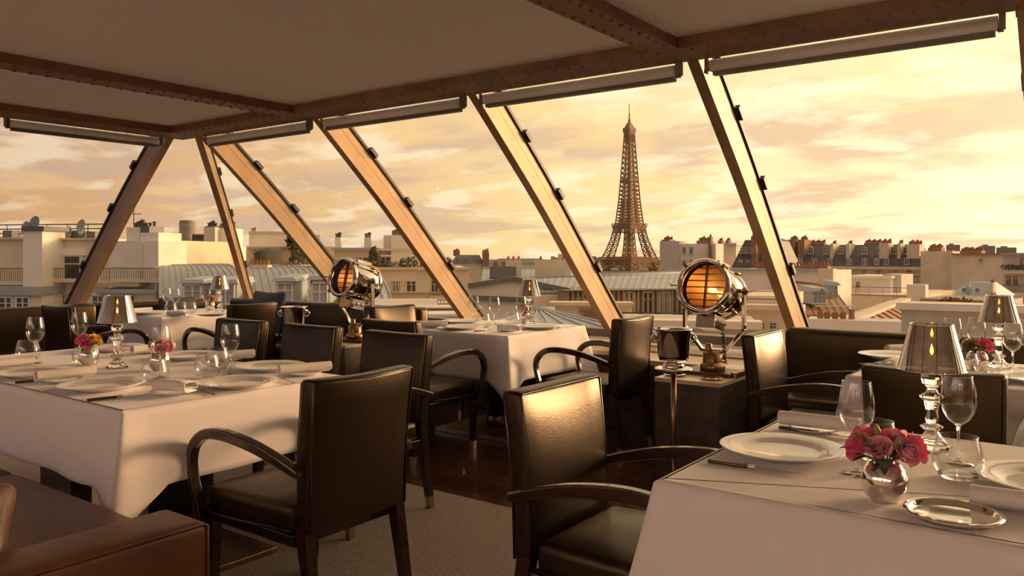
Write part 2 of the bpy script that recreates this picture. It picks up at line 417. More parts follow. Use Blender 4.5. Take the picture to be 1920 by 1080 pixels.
# roller blinds under the beam
def blind(A, B, label, grp='rolled up window blinds'):
    A, B = Vector(A), Vector(B); L = (B-A).length; e = empty('roller_blind', A, math.atan2((B-A).y, (B-A).x))
    R = Matrix.Rotation(PI/2, 4, 'Y')
    MB().lathe([(.033, .05), (.033, L-.05)], 16, R, closed=True).obj('fabric_roll', 'blind_white', e)
    MB().box((.06, -.012, -.052), (L-.06, .026, -.031)).obj('bottom_bar', 'grey_metal', e)
    for x in (.02, L-.045):
        MB().box((x, -.026, -.024), (x+.022, .026, .045)).box((x-.006, -.016, -.036), (x+.016, .016, -.02)).obj('bracket', 'grey_metal', e)
    tag(e, label, 'blind', grp)
bl = ['rolled white blind nearest the far corner', 'rolled white blind in the second bay', 'rolled white blind above the lattice tower', 'long rolled white blind at the upper right', 'rolled white blind beyond the right edge', 'rolled white blind two bays beyond the right edge', 'rolled white blind three bays beyond the right edge', 'rolled white blind four bays beyond the right edge']
for i in range(len(MU)-1): blind((MU[i]+.05, V0+.022, ZB-.035), (MU[i+1]-.05, V0+.022, ZB-.035), bl[i])
blind((U0-.022, LV[0]-.06, ZB-.035), (U0-.022, LV[1]+.05, ZB-.035), 'rolled blind on the left wall beside the far corner'); blind((U0-.022, LV[1]-.05, ZB-.035), (U0-.022, LV[2]+.05, ZB-.035), 'rolled blind on the left wall, out at the left edge')
# window ledge and inner parapet
VL = 5.80
def ledge(n, u0, u1, vf, label):
    o = struct(MB().box((u0, vf-.015, .525), (u1, VL+.12, .56)).obj('trim_%d' % n, 'ledge_wood', bevel=.004), label)
    MB().box((u0, vf, 0), (u1, vf+.06, .525)).obj('panel', 'panel_dark', o)
    MB().box((u0, vf+.4, .56), (u1, vf+.43, .572)).obj('strip', 'bronze', o)
ledge(30, -8.6, -2.72, 5.26, 'low wooden window ledge behind the left tables'); ledge(31, -2.72, -1.72, 4.95, 'pale wooden window ledge behind the large searchlight'); ledge(32, -1.72, 6, 5.26, 'low wooden window ledge behind the right bench')
o = struct(MB().box((-8.75, -4, .525), (-7.86, 5.26, .56)).obj('trim_33', 'ledge_wood'), 'low wooden ledge along the left windows'); MB().box((-7.92, -4, 0), (-7.86, 5.26, .525)).obj('panel', 'panel_dark', o)
struct(MB().box((-8.9, 5.93, -3), (7, 6.2, .50)).obj('wall_front', 'wall_inner')); struct(MB().box((-9.1, -5, -3), (-8.8, 6.2, .50)).obj('wall_left', 'wall_inner'))
# back of the room
wb = struct(MB().box((-9, -5, 0), (7, -4.9, ZC+.1)).obj('wall_back', 'wall_inner'))
struct(MB().box((6.9, -5, 0), (7, 6.2, ZC+.1)).obj('wall_right', 'wall_inner'))
# fill lights added out of view on the back wall to brighten the ceiling
def build_fill_lamp():
    e = empty('added_fill_lamp')
    MB().lathe([(0, 0), (.06, .012), (.10, .045), (.118, .095), (.114, .096), (.095, .05), (0, .02)], 28, Matrix.Translation((0, .13, 0))).obj('bowl', 'dark_bronze', e)
    MB().box((-.03, 0, .02), (.03, .03, .12)).obj('wall_plate', 'dark_bronze', e); MB().box((-.012, .02, .045), (.012, .05, .07)).obj('arm', 'dark_bronze', e)
    MB().lathe([(0, .045), (.015, .04), (.018, .03), (.012, .022), (.010, .018)], 14, Matrix.Translation((0, .13, 0))).obj('bulb', 'fill_bulb', e)
    l = bpy.data.lights.new('fill_light', 'POINT'); l.energy = 150; l.color = (1, .84, .70); l.shadow_soft_size = .015
    o = bpy.data.objects.new('fill_light', l); COL.objects.link(o); o.parent = e; o.location = (0, .13, .062); return e
mat('fill_bulb', (1, .9, .8), .4, emit=(1, .76, .56), estr=6)
for k, u in enumerate((-7.2, -4.4, -1.6, 1.2, 4.0)): place('fill_lamp', build_fill_lamp, (u, -4.9, 1.72), 0, ('added bowl-shaped fill light, unseen on the back wall nearest the left windows', 'added bowl-shaped fill light, unseen on the back wall behind the sofa', 'added bowl-shaped fill light, unseen in the middle of the back wall', 'added bowl-shaped fill light, unseen on the back wall behind the front right table', 'added bowl-shaped fill light, unseen on the back wall nearest the right wall')[k], 'wall light', 'added fill lights on the back wall')

# ================================================================== FURNITURE
def build_chair():
    e = empty('dining_chair')
    s_ = MB().rbox((.232, .235, .05), .028, 4, lambda q: Vector((q.x*(1-.04*(q.y/.235)*-1), q.y+.015, q.z+.405)), puff=(0, 0, .016)).obj('seat', 'leather_black', e)
    def rim(z):
        pts = [(.228, -.215), (.228, .245), (-.228, .245), (-.228, -.215)]
        return [(x*(1+.04*(y/.235)), y, z) for x, y in pts]
    MB().tube([p for p in crom([rim(.374)[i] for i in range(4)], 4)], .005, 6).obj('piping', 'piping', s_)
    def bk(q):
        z = q.z; t = (z+.25)/.5
        return Vector((q.x*(.97+.05*t), q.y-.262-.05*t*t+.02*(q.x/.23)**2*t-.008, z+.622+.006*(q.x/.23)**2))
    b_ = MB().rbox((.226, .032, .25), .016, 6, bk, puff=(0, .014, 0)).obj('backrest', 'leather_black', e)
    for yy in (-.031, .031):
        loop = [(-.219, yy, -.243), (-.219, yy, 0), (-.219, yy, .236), (-.212, yy, .243), (0, yy, .243), (.212, yy, .243), (.219, yy, .236), (.219, yy, 0), (.219, yy, -.243)]
        MB().tube([bk(Vector(p)) for p in loop], .0042, 6).obj('piping', 'piping', b_)
    MB().box((-.226, -.235, .325), (.226, .228, .362)).obj('seat_frame', 'black_wood', e, bevel=.004)
    for sx in (-1, 1):
        for fr in (0, 1):
            if fr: c0, c1 = (sx*.224, .222, .365), (sx*.226, .226, .06)
            else: c0, c1 = (sx*.205, -.258, .40), (sx*.207, -.318, .06)
            t_ = (c1[0], c1[1]+(.0 if fr else -.010), 0)
            l = MB().frustum(c0, (.021, .024), c1, (.0155, .017)).obj('leg', 'dark_wood', e)
            MB().frustum(c1, (.016, .0175), t_, (.0135, .015)).obj('metal_tip', 'brass_tip', l)
        path = [(-.292, .575), (-.20, .604), (-.06, .638), (.09, .655), (.20, .645), (.268, .603), (.292, .545), (.280, .475), (.245, .385), (.228, .335)]
        pts = crom([(sx*(.246+.018*math.sin(min(1, (p[0]+.29)/.5)*PI*.5)), p[0], p[1]) for p in path], 5)
        n = len(pts); th = [.026+.012*math.sin(PI*min(1, i/n*1.35)) for i in range(n)]
        MB().ribbon(pts, [.036]*n, th, (1, 0, 0)).obj('armrest', 'dark_wood', e, bevel=.006, seg=2)
    return e
def chair(u, v, face, label):               # u,v = middle of the top of the back; face = unit direction the sitter looks
    a = math.atan2(face[1], face[0])-PI/2; off = Vector((0, -.30, 0)); off.rotate(Matrix.Rotation(a, 3, 'Z'))
    place('chair', build_chair, (u-off.x, v-off.y, .004 if v-off.y < 3.23 else 0), a, label, 'chair', 'black leather dining armchairs')
chair(-2.05, 1.88, (-1, 0), 'large black leather armchair in front, its back turned, at the end of the left table')
chair(-1.40, 2.10, (1, 0), 'black leather armchair with a golden glow on its back, at the front right table')
chair(-2.96, 2.97, (0, -1), 'black leather chair on the far side of the left table, nearest the picture centre')
chair(-3.65, 2.98, (0, -1), 'black leather chair in the middle of the far side of the left table')
chair(-4.32, 2.98, (0, -1), 'black leather chair on the far side of the left table, leftmost of three')
chair(-3.58, 3.54, (0, 1), 'dark armchair on the near side of the window table, its back turned')
chair(-2.49, 4.66, (-1, 0), 'armchair at the right end of the window table with its back lit orange')
chair(-4.60, 4.56, (1, 0), 'armchair at the left end of the window table, partly hidden beside the far searchlight')
chair(-5.73, 4.06, (-1, 0), 'black armchair with its back turned at the far corner table, beside the navy cushion')
chair(-6.74, 2.96, (0, 1), 'black armchair on the near side of the far corner table, at far left')
chair(-1.46, 4.16, (1, 0), 'armchair with a bright streak on its back beside the searchlight block')
chair(-.505, 3.16, (0, 1), 'black armchair with its back turned behind the front right table lamp')

# ---- tables and cloths
def table(u0, u1, v0, v1, cols, label, posts='box'):
    cx, cy = (u0+u1)/2, (v0+v1)/2; z0 = .004 if v1 < 3.23 else 0
    e = empty('dining_table', (cx, cy, z0)); z = .742-z0
    MB().box((u0-cx+.006, v0-cy+.006, z-.035), (u1-cx-.006, v1-cy-.006, z)).obj('tabletop', 'black_wood', e)
    for c_ in cols:
        if posts == 'box':
            MB().box((c_-.17, -.05, .025), (c_+.17, .05, z-.035)).obj('column', 'black_wood', e, bevel=.004)
            MB().box((c_-.30, -.27, 0), (c_+.30, .27, .025)).obj('base_plate', 'bronze', e, bevel=.003)
        else:
            q = MB().lathe([(.085, .10), (.085, z-.035)], 28, Matrix.Translation((c_, 0, 0)), closed=True).obj('column', 'dark_wood', e)
            MB().lathe([(.09, .03), (.09, .105), (.086, .11)], 28, Matrix.Translation((c_, 0, 0)), closed=True).obj('collar', 'bronze', q)
            MB().box((c_-.33, -.33, 0), (c_+.33, .33, .03)).obj('base_plate', 'bronze', e, bevel=.003)
    return tag(e, label, 'table', 'dining tables')
def cloth(u0, u1, v0, v1, label, drop=.30, seed=1):
    rnd = random.Random(seed); cx, cy = (u0+u1)/2, (v0+v1)/2; a, b = (u1-u0)/2, (v1-v0)/2; T = .752; rc = .012
    ring = []                                   # (point, face normal, diagonal, distance to the corner)
    cor = [(a, b), (-a, b), (-a, -b), (a, -b)]
    near = [.008, .022, .04, .06, .08, .10, .12, .145, .175]
    for k in range(4):
        c0 = Vector(cor[k]); c1 = Vector(cor[(k+1) % 4]); L = (c1-c0).length; dr = (c1-c0)/L; nr = Vector((dr.y, -dr.x)); nr = nr if nr.dot(c0) > 0 else -nr
        d0 = Vector((math.copysign(.7071, c0.x), math.copysign(.7071, c0.y))); d1 = Vector((math.copysign(.7071, c1.x), math.copysign(.7071, c1.y)))
        n = int((L-.42)/.045); ss = [0]+near+[.21+(L-.42)*i/n for i in range(n+1)]+[L-x for x in near[::-1]]
        for s_ in ss:
            dist = min(s_, L-s_); ring.append((c0+dr*s_, d0 if s_ == 0 else nr, d0 if s_ < L/2 else d1, dist))
    R = len(ring); vs = []; K = 12
    ph = [rnd.uniform(0, 6) for _ in range(4)]
    def push(x):                                # cone of spare cloth hanging at the corner, with a crease beside it
        return (1-x/.085)**1.2 if x < .085 else -.28*math.sin(PI*min(1, (x-.085)/.10))
    for i, (p, nn, dg, dist) in enumerate(ring):
        vs.append((p.x-nn.x*rc*1.4, p.y-nn.y*rc*1.4, T))
        vs.append((p.x-nn.x*rc*.4, p.y-nn.y*rc*.4, T-.0018))
        for k in range(K+1):
            t = k/K; wave = (.009*math.sin(i*.33+ph[0])+.006*math.sin(i*.71+ph[1]))*min(1, dist/.2)
            o1 = rc*.55+.020*t+wave*t*t; q = p+nn*o1
            if dist < .185: q = q+dg*(push(dist)*(.095*t+.02*t*t)*(1 if dist < .085 else .35))
            vs.append((q.x, q.y, T-.008-(drop+.12*max(0, 1-dist/.15))*t))
    M_ = K+3; fs = []
    for i in range(R):
        j = (i+1) % R
        for q in range(M_-1): fs.append((i*M_+q+1, j*M_+q+1, j*M_+q, i*M_+q))
    m = MB().add([(x, y, z) for x, y, z in vs], fs, True)
    m.add([vs[i*M_] for i in range(R)], [tuple(range(R))])
    o = m.obj('tablecloth', 'cloth_white', None, (cx, cy, 0))
    so_ = o.modifiers.new('thick', 'SOLIDIFY'); so_.thickness = .0015; so_.offset = -1
    tag(o, label, 'tablecloth', 'white tablecloths')
TB = dict(T1=(-4.69, -2.67, 1.376, 2.38), T2=(-.857, 1.15, 1.716, 2.62), T3=(-4.05, -3.16, 4.18, 5.14), T4=(-7.20, -6.45, 3.66, 4.57), T5=(-.93, 1.05, 3.72, 4.58))
table(*TB['T1'], (-.52, .52), 'black wooden dining table under the long left cloth'); cloth(*TB['T1'], 'white tablecloth on the long left table, its right side lit warm', .265, seed=3)
table(*TB['T2'], (-.5, .5), 'dining table under the front right cloth'); cloth(*TB['T2'], 'white tablecloth on the table at the lower right, nearest the viewer', .33, seed=5)
table(*TB['T3'], (0,), 'round-post table under the small square cloth by the window', 'round'); cloth(*TB['T3'], 'white tablecloth on the small window table in the middle', seed=8)
table(*TB['T4'], (0,), 'round-post table under the cloth in the far corner', 'round'); cloth(*TB['T4'], 'white tablecloth on the far corner table, bluish on its left side', seed=11)
table(*TB['T5'], (-.5, .5), 'dining table under the cloth behind the black chair at right'); cloth(*TB['T5'], 'white tablecloth on the table at the right edge behind the black chair', seed=14)

# ---- benches
def bench(name, label, A, B, n, inward, seat_to=None, mat_='leather_black', backh=.82, seatv=.42, cat='bench'):
    # A-B: line of the back's front face; n back panels; inward = unit vector towards the sitter's front
    A, B = Vector((*A, 0)), Vector((*B, 0)); L = (B-A).length; dx = (B-A)/L; iy = Vector((*inward, 0))
    e = empty(name, A); mx = Matrix((dx, iy, Vector((0, 0, 1)))).transposed().to_4x4(); lf = dx.cross(iy).z < 0
    sl_ = L if seat_to is None else seat_to
    def rb(c_, h, r, nm, m=mat_, puff=(0, 0, 0)):
        q = MB().rbox(h, r, 4, None, mx @ Matrix.Translation(c_), puff)
        if lf: q.f = [f[::-1] for f in q.f]
        return q.obj(nm, m, e)
    rb((sl_/2, seatv/2-.02, .15), (sl_/2, seatv/2-.03, .15), .01, 'base', 'black_wood')
    k = max(1, round(sl_/1.3))
    for i in range(k): rb((sl_*(i+.5)/k, seatv/2, .375), (sl_/k/2-.002, seatv/2, .075), .03, 'seat_cushion', puff=(0, 0, .012))
    for i in range(n): rb((L*(i+.5)/n, -.07, (backh+.30)/2), (L/n/2-.001, .07, (backh-.30)/2), .04, 'back_panel')
    return tag(e, label, cat)
bench('banquette', 'long dark leather bench under the left windows', (-7.66, -1.6), (-7.66, 5.05), 5, (1, 0), seat_to=6.2)
bench('banquette', 'dark leather bench running from the far corner behind the left searchlight', (-7.58, 5.06), (-4.78, 5.06), 3, (0, -1), seat_to=2.2)
bench('banquette', 'black leather bench by the window behind the right table', (-1.66, 5.10), (3.2, 5.10), 3, (0, -1))
# ---- brown sofa, lower left
e = empty('leather_sofa', (-2.6, .85, .004))
def so_(c_, h, r, nm, puff=(0, 0, 0), m='leather_brown'): return MB().rbox(h, r, 5, None, Matrix.Translation(Vector(c_)-Vector(e.location)), puff).obj(nm, m, e)
arm = so_((-2.055, .63, .30), (.105, .615, .26), .022, 'armrest', (0, 0, .006))
loop = [(.102, -.60, .242), (.102, .595, .242), (.100, .607, .235), (.100, .609, -.25)]
MB().tube([Vector((-2.055, .63, .30))-Vector(e.location)+Vector(p)+Vector((.002, .003, .014)) for p in loop], .005, 6).obj('piping', 'leather_brown', arm)
so_((-3.28, .72, .20), (1.11, .52, .13), .02, 'base')
for i in range(2): so_((-2.735-1.12*i, .80, .395), (.555, .50, .072), .035, 'seat_cushion', (0, 0, .02))
so_((-3.28, .12, .45), (1.11, .11, .38), .04, 'backrest')
tag(e, 'brown leather sofa with a square piped arm at the lower left', 'sofa')
def cushion(name, loc, rot, h, m, label):
    o = MB().rbox((h, .055, h), .05, 6, lambda q: Vector((q.x*(1+.10*(q.z/h)**2), q.y*(.35+.9*max(0, 1-(q.x/h)**2)*max(0, 1-(q.z/h)**2)+.25), q.z*(1+.10*(q.x/h)**2))), puff=(0, .03, 0)).obj(name, m, None, loc)
    o.rotation_euler = rot; tag(o, label, 'cushion')
cushion('cushion', (-2.37, .80, .580), (-.8, .0, 1.0), .112, 'pillow_brown', 'brown leather cushion leaning in the sofa at the lower left edge')
cushion('cushion', (-6.70, 4.90, .69), (-.22, 0, .05), .22, 'pillow_navy', 'navy cushion standing on the bench behind the turned black armchair')
cushion('cushion', (-7.43, 4.42, .655), (.28, 0, -PI/2+.1), .20, 'pillow_navy', 'blue cushion in the far corner behind the corner table')
# ---- stone blocks carrying the searchlights
def block(u0, u1, v0, v1, label):
    e = empty('pedestal_block', ((u0+u1)/2, (v0+v1)/2, 0)); a, b = (u1-u0)/2, (v1-v0)/2
    MB().box((-a, -b, 0), (a, b, .535)).obj('body', 'panel_dark', e); MB().box((-a-.004, -b-.004, .535), (a+.004, b, .56)).obj('top', 'ledge_wood', e, bevel=.003)
    tag(e, label, 'pedestal')
block(-2.147, -1.75, 4.285, 4.93, 'dark stone block under the large searchlight'); block(-5.27, -4.87, 4.30, 4.97, 'dark stone block under the far searchlight')
# ---- searchlights
def build_search():
    e = empty('searchlight'); R0 = .150; zc = .505
    tilt = math.radians(13); mx = Matrix.Translation((0, 0, zc)) @ Matrix.Rotation(-tilt, 4, 'X') @ Matrix.Rotation(PI/2, 4, 'X')   # local z -> front (-y)
    def lt(nm, prof, m, par=e, n=36, **k): return MB().lathe(prof, n, mx, **k).obj(nm, m, par)
    dr = lt('drum', [(R0-.004, .12), (R0, .12), (R0, -.15), (R0*.97, -.175), (R0*.8, -.21), (R0*.45, -.232), (0, -.24)], 'chrome')
    lt('lens_rim', [(R0-.012, .125), (R0-.014, .152), (R0, .162), (R0+.016, .155), (R0+.018, .125), (R0+.010, .115), (R0-.004, .115)], 'chrome')
    lt('rear_rim', [(R0+.001, -.13), (R0+.010, -.135), (R0+.010, -.155), (R0*.98, -.16)], 'chrome', dr)
    lt('reflector', [(.145, .06), (.14, 0), (.12, -.06), (.08, -.10), (.03, -.12), (0, -.123)], MAT['gold_mirror'])
    lt('lens', [(0, .146), (.138, .140)], 'lens_glass')
    lt('bulb', [(0, .03), (.018, .02), (.022, -.01), (.012, -.05), (.012, -.11)], 'lamp_bulb', n=16)
    for k in range(7):
        y = -.117+k*.039; hw = math.sqrt(max(.0, .140**2-y*y))
        MB().box((-hw, y-.0016, .085), (hw, y+.0016, .115), mx).obj('louvre', 'dark_bronze', e)
    MB().box((-.0025, -.135, .09), (.0025, .135, .118), mx).obj('louvre_post', 'dark_bronze', e)
    for k in range(4):
        a = PI/4+k*PI/2; p = mx @ Matrix.Rotation(a, 4, 'Z')
        c_ = MB().box((R0+.004, -.010, .10), (R0+.030, .010, .165), p).obj('clamp', 'bronze', e, bevel=.004)
        MB().tube([p @ Vector((R0+.016, 0, -.12)), p @ Vector((R0+.020, 0, -.08)), p @ Vector((R0+.014, 0, -.04))], [.006, .014, .006], 8).obj('rear_knob', 'bronze', c_)
    MB().box((-.055, R0-.012, -.11), (.055, R0+.028, .06), mx).obj('vent_box', 'chrome', e, bevel=.008)
    hd = MB().tube([mx @ Vector((-R0-.018, 0, .14)), mx @ Vector((-R0-.055, 0, .15)), mx @ Vector((-R0-.065, .018, .15))], .007, 8).obj('latch_handle', 'chrome', e)
    # control box below
    bx = MB().box((-.060, -R0-.088, -.10), (.060, -R0-.004, .07), mx).obj('control_box', 'chrome', e, bevel=.004)
    for k in range(3):
        p = mx @ Vector((.062, -R0-.046, -.065+k*.05)); MB().lathe([(0, .022), (.008, .014), (.014, 0)], 12, Matrix.Translation(p) @ Matrix.Rotation(PI/2, 4, 'Y')).obj('knob', 'silver', bx)
    # yoke
    hw = .188; pts = [(-hw, zc), (-hw, zc-.23), (-.075, zc-.365), (.075, zc-.365), (hw, zc-.23), (hw, zc+.012)]
    y = MB()
    for a, b in zip(pts[:-1], pts[1:]):
        A = Vector((a[0], .02, a[1])); B = Vector((b[0], .02, b[1])); d_ = (B-A).normalized()
        y.ribbon([A-d_*.008, B+d_*.008], .038, .017, (0, 1, 0))
    y.obj('yoke', 'chrome', e, bevel=.003)
    for sx in (-1, 1):
        MB().lathe([(.013, 0), (.013, .034), (.024, .036), (.024, .055), (.008, .058), (.008, .07)], 16, Matrix.Translation((sx*(R0-.002), .018, zc)) @ Matrix.Rotation(sx*PI/2, 4, 'Y'), closed=True).obj('pivot', 'bronze', e)
    MB().lathe([(.075, .022), (.075, .055), (.062, .062), (.058, .075), (.058, .128), (.05, .134)], 28, closed=True).obj('post', 'bronze', e)
    MB().box((-.165, -.12, 0), (.165, .12, .022)).obj('base_plate', 'dark_bronze', e, bevel=.003)
    for k in range(3): MB().box((.15, -.10+k*.075, .0), (.19, -.05+k*.075, .03)).obj('base_lug', 'bronze', e, bevel=.003)
    MB().lathe([(.020, .13), (.020, .178), (.017, .182), (0, .184)], 16, Matrix.Translation((-.025, 0, 0))).obj('swivel_pin', 'bronze', e)
    pts = []
    for k in range(96):
        t = k/95; pts.append((.065+.011*math.cos(k*.95)-.02*t, .035+.011*math.sin(k*.95), .06+.27*t))
    MB().tube(pts, .0038, 5).obj('coiled_cable', 'black_rubber', e)
    return e
mat('gold_mirror', (.95, .62, .25), .38, 1); mat('lamp_bulb', (1, .7, .4), .3, emit=(1, .58, .24), estr=1.5)
place('search', build_search, (-1.93, 4.62, .56), 0, 'large chrome searchlight on the stone block, right of the lattice tower', 'searchlight', 'chrome searchlights')
place('search', build_search, (-5.06, 4.58, .56), 0, 'far chrome searchlight on its block, left of the picture centre', 'searchlight', 'chrome searchlights')
# ---- wine coolers on stands
def build_cooler():
    e = empty('ice_bucket')
    MB().lathe([(.060, 0), (.066, .010), (.056, .022), (.052, .034), (.078, .045), (.086, .075), (.094, .20), (.104, .212), (.106, .220), (.098, .220), (.09, .19), (.08, .06), (0, .05)], 32, Matrix.Translation((0, 0, 0))).obj('bucket', 'chrome', e)
    for sx in (-1, 1):
        pts = [(sx*(.100+.022*math.sin(a)), .0+.0, .165+.022*math.cos(a)) for a in [2*PI*k/16 for k in range(16)]]
        MB().tube(pts, .006, 8, closed=True).obj('ring_handle', 'chrome', e); MB().rbox((.012, .016, .018), .010, 2, None, Matrix.Translation((sx*.095, 0, .18))).obj('handle_boss', 'chrome', e)
    return e
def build_stand():
    e = empty('bucket_stand')
    MB().lathe([(0, 0), (.125, 0), (.13, .008), (.10, .018), (.03, .03), (.016, .05), (0, .05)], 32).obj('base', 'chrome', e)
    MB().lathe([(.0155, .03), (.0155, .63)], 16, closed=True).obj('pole', 'bronze', e)
    MB().lathe([(0, .622), (.05, .625), (.098, .642), (.106, .649), (.106, .657), (.09, .657), (.05, .652), (.0, .649)], 32).obj('dish', 'silver', e)
    return e
for px, d, a, b in ((1263, 4.42, 'chrome wine bucket in front of the large searchlight block', 'tall stand under the wine bucket by the large searchlight'), (551, 6.3, 'chrome wine bucket far left, behind the left table chairs', 'stand under the far wine bucket')):
    p = c2w((px-960)/F*d, d, 0)
    place('stand', build_stand, p, 0, b, 'stand', 'wine bucket stands'); place('cooler', build_cooler, p+Vector((0, 0, .655)), YAW, a, 'ice bucket', 'chrome wine buckets')
# ================================================================== TABLEWARE
def build_wine():
    e = empty('wine_glass')
    MB().lathe([(0, .098), (.012, .1005), (.026, .112), (.037, .132), (.0415, .152), (.040, .178), (.0355, .206), (.0325, .222)], 28).obj('bowl', 'drink_glass', e)
    MB().tube([(.0325*math.cos(a), .0325*math.sin(a), .222) for a in [2*PI*k/28 for k in range(28)]], .001, 6, closed=True).obj('rim', 'drink_glass', e)
    MB().lathe([(.0055, .010), (.0036, .022), (.0034, .08), (.006, .095), (.010, .0995)], 12).obj('stem', 'crystal', e)
    MB().lathe([(0, 0), (.036, 0), (.0365, .0015), (.020, .005), (.008, .009), (.005, .011)], 28).obj('foot', 'drink_glass', e)
    return e
def build_tumbler():
    e = empty('tumbler')
    MB().lathe([(.034, .004), (.047, .014), (.0555, .034), (.055, .052), (.048, .080), (.0425, .100)], 32).obj('bowl', 'drink_glass', e)
    MB().tube([(.0425*math.cos(a), .0425*math.sin(a), .100) for a in [2*PI*k/32 for k in range(32)]], .0012, 6, closed=True).obj('rim', 'drink_glass', e)
    MB().lathe([(0, 0), (.033, 0), (.040, .005), (.044, .011), (.030, .0085), (0, .008)], 32).obj('base', 'crystal', e)
    return e
def build_lamp():
    e = empty('table_lamp')
    b = MB().lathe([(0, 0), (.046, 0), (.050, .004), (.050, .009), (.042, .013), (.043, .018), (.034, .024), (.024, .034), (.016, .046), (.028, .056), (.030, .060), (.014, .068)], 10, smooth=False).obj('foot', 'crystal', e)
    MB().lathe([(.013, .066), (.017, .080), (.0155, .105), (.020, .128), (.030, .138), (.031, .143), (.016, .152), (.013, .160), (.017, .168), (.024, .176), (.027, .190), (.026, .202), (.018, .206), (0, .206)], 10, smooth=False).obj('stem', 'crystal', e)
    MB().lathe([(.021, .203), (.023, .206), (.023, .211), (0, .212)], 20).obj('holder', 'silver', e)
    s_ = MB().lathe([(.086, .214), (.054, .338)], 48).obj('lamp_shade', 'mirror_shade', e)
    for r, z in ((.086, .214), (.054, .338)): MB().tube([(r*math.cos(a), r*math.sin(a), z) for a in [2*PI*k/48 for k in range(48)]], .0013, 6, closed=True).obj('shade_rim', 'silver', s_)
    sp = MB()
    for k in range(3):
        a = 2*PI*k/3; sp.tube([(0, 0, .209), (.0835*math.cos(a), .0835*math.sin(a), .217)], .0016, 5)
    sp.obj('shade_support', 'silver', e)
    c_ = MB().lathe([(.013, .209), (.013, .252), (0, .254)], 14).obj('candle', 'candle', e)
    MB().lathe([(0, .254), (.0045, .260), (.005, .266), (.0028, .276), (0, .286)], 10).obj('flame', 'flame', c_)
    return e
def one(name, mb, m):
    def f(): return mb().obj(name, m)
    return f
b_plate = one('dinner_plate', lambda: MB().lathe([(0, .004), (.088, .004), (.094, .0), (.098, .002), (.112, .010), (.158, .021), (.1605, .0235), (.157, .0245), (.112, .0145), (.100, .009), (.092, .0075), (0, .0075)], 56), 'porcelain')
b_bread = one('side_plate', lambda: MB().lathe([(0, .003), (.042, 0), (.046, .001), (.075, .011), (.076, .0125), (.073, .0135), (.046, .006), (0, .006)], 40), 'porcelain')
b_dish = one('silver_dish', lambda: MB().lathe([(0, 0), (.074, 0), (.082, .006), (.088, .008), (.092, .011), (.091, .0135), (.086, .0125), (.083, .0145), (.079, .0125), (.076, .0055), (.07, .0035), (0, .003)], 56), 'silver')
b_vase = one('bud_vase', lambda: MB().lathe([(0, 0), (.026, 0), (.028, .003), (.040, .014), (.0475, .034), (.047, .052), (.040, .071), (.032, .081), (.030, .083), (.028, .080), (.038, .066), (.0, .05)], 36), 'silver')
b_coaster = one('coaster', lambda: MB().lathe([(0, 0), (.05, 0), (.054, .004), (.062, .008), (.064, .010), (.060, .0105), (.05, .005), (.03, .0045), (.028, .0075), (.022, .0078), (0, .004)], 40), 'silver')
def build_knife():
    e = empty('table_knife')
    MB().rbox((.0085, .050, .0045), .004, 2, None, Matrix.Translation((0, -.055, .006))).obj('handle', 'dark_bronze', e)
    MB().rbox((.0075, .010, .0055), .004, 2, None, Matrix.Translation((0, .005, .006))).obj('bolster', 'steel', e)
    m = MB(); pts = [(-.007, .014), (.0075, .014), (.0095, .06), (.008, .11), (.001, .135), (-.007, .10)]
    m.add([(x, y, .0045) for x, y in pts]+[(x, y, .0065) for x, y in pts], [(5, 4, 3, 2, 1, 0), (6, 7, 8, 9, 10, 11)]+[(i, (i+1) % 6, 6+(i+1) % 6, 6+i) for i in range(6)]); m.obj('blade', 'steel', e)
    return e
def build_fork():
    e = empty('table_fork')
    MB().ribbon(crom([(0, -.10, .004), (0, -.04, .006), (0, .02, .010), (0, .05, .006)], 4), .009, .003, (1, 0, 0)).obj('handle', 'steel', e)
    m = MB().ribbon([(0, .048, .006), (0, .058, .005), (0, .07, .006)], [.010, .022, .022], .002, (1, 0, 0))
    for x in (-.009, -.003, .003, .009): m.ribbon([(x, .068, .006), (x, .10, .010)], .003, .002, (1, 0, 0))
    m.obj('tines', 'steel', e); return e
def build_roll():
    m = MB(); n = 60; L = .115; sp_ = []
    for k in range(n+1):
        t = k/n; a = t*2*PI*2.6; r = .008+.016*t; sp_.append((r*math.cos(a), r*math.sin(a)*.92))
    sp_ += [(sp_[-1][0]*.9+.002, sp_[-1][1]-.012)]
    vs = [(x, y*L, z+.024) for x, z in sp_ for y in (-1, -.985, .985, 1)]; k = len(sp_)
    m.add(vs, [(i*4+q, i*4+q+1, i*4+5+q, i*4+4+q) for i in range(k-1) for q in range(3)], True)
    o = m.obj('rolled_napkin', 'napkin'); s_ = o.modifiers.new('t', 'SOLIDIFY'); s_.thickness = .0025; return o
def build_fold():
    m = MB(); pr = []
    for k in range(25):                         # one soft turn over the top, open at the side
        a = -PI*.5+PI*1.0*k/24; pr.append((-.032+.016*0+(.020*math.cos(a))*1.0+.03, .020+.020*math.sin(a)))
    pr = [(-.045, .002)]+[(x, z) for x, z in pr]+[(-.03, .041), (-.047, .033), (-.052, .022), (-.046, .012), (-.02, .014), (.006, .020)]
    k = len(pr); vs = [(x*(1+.08*math.sin(y*2)), y*.078, z+.002+.003*math.cos(y*2.2)) for x, z in pr for y in (-1, -.5, 0, .5, 1)]
    m.add(vs, [(i*5+q, i*5+q+1, i*5+6+q, i*5+5+q) for i in range(k-1) for q in range(4)], True)
    o = m.obj('folded_napkin', 'napkin'); s_ = o.modifiers.new('t', 'SOLIDIFY'); s_.thickness = .003; return o
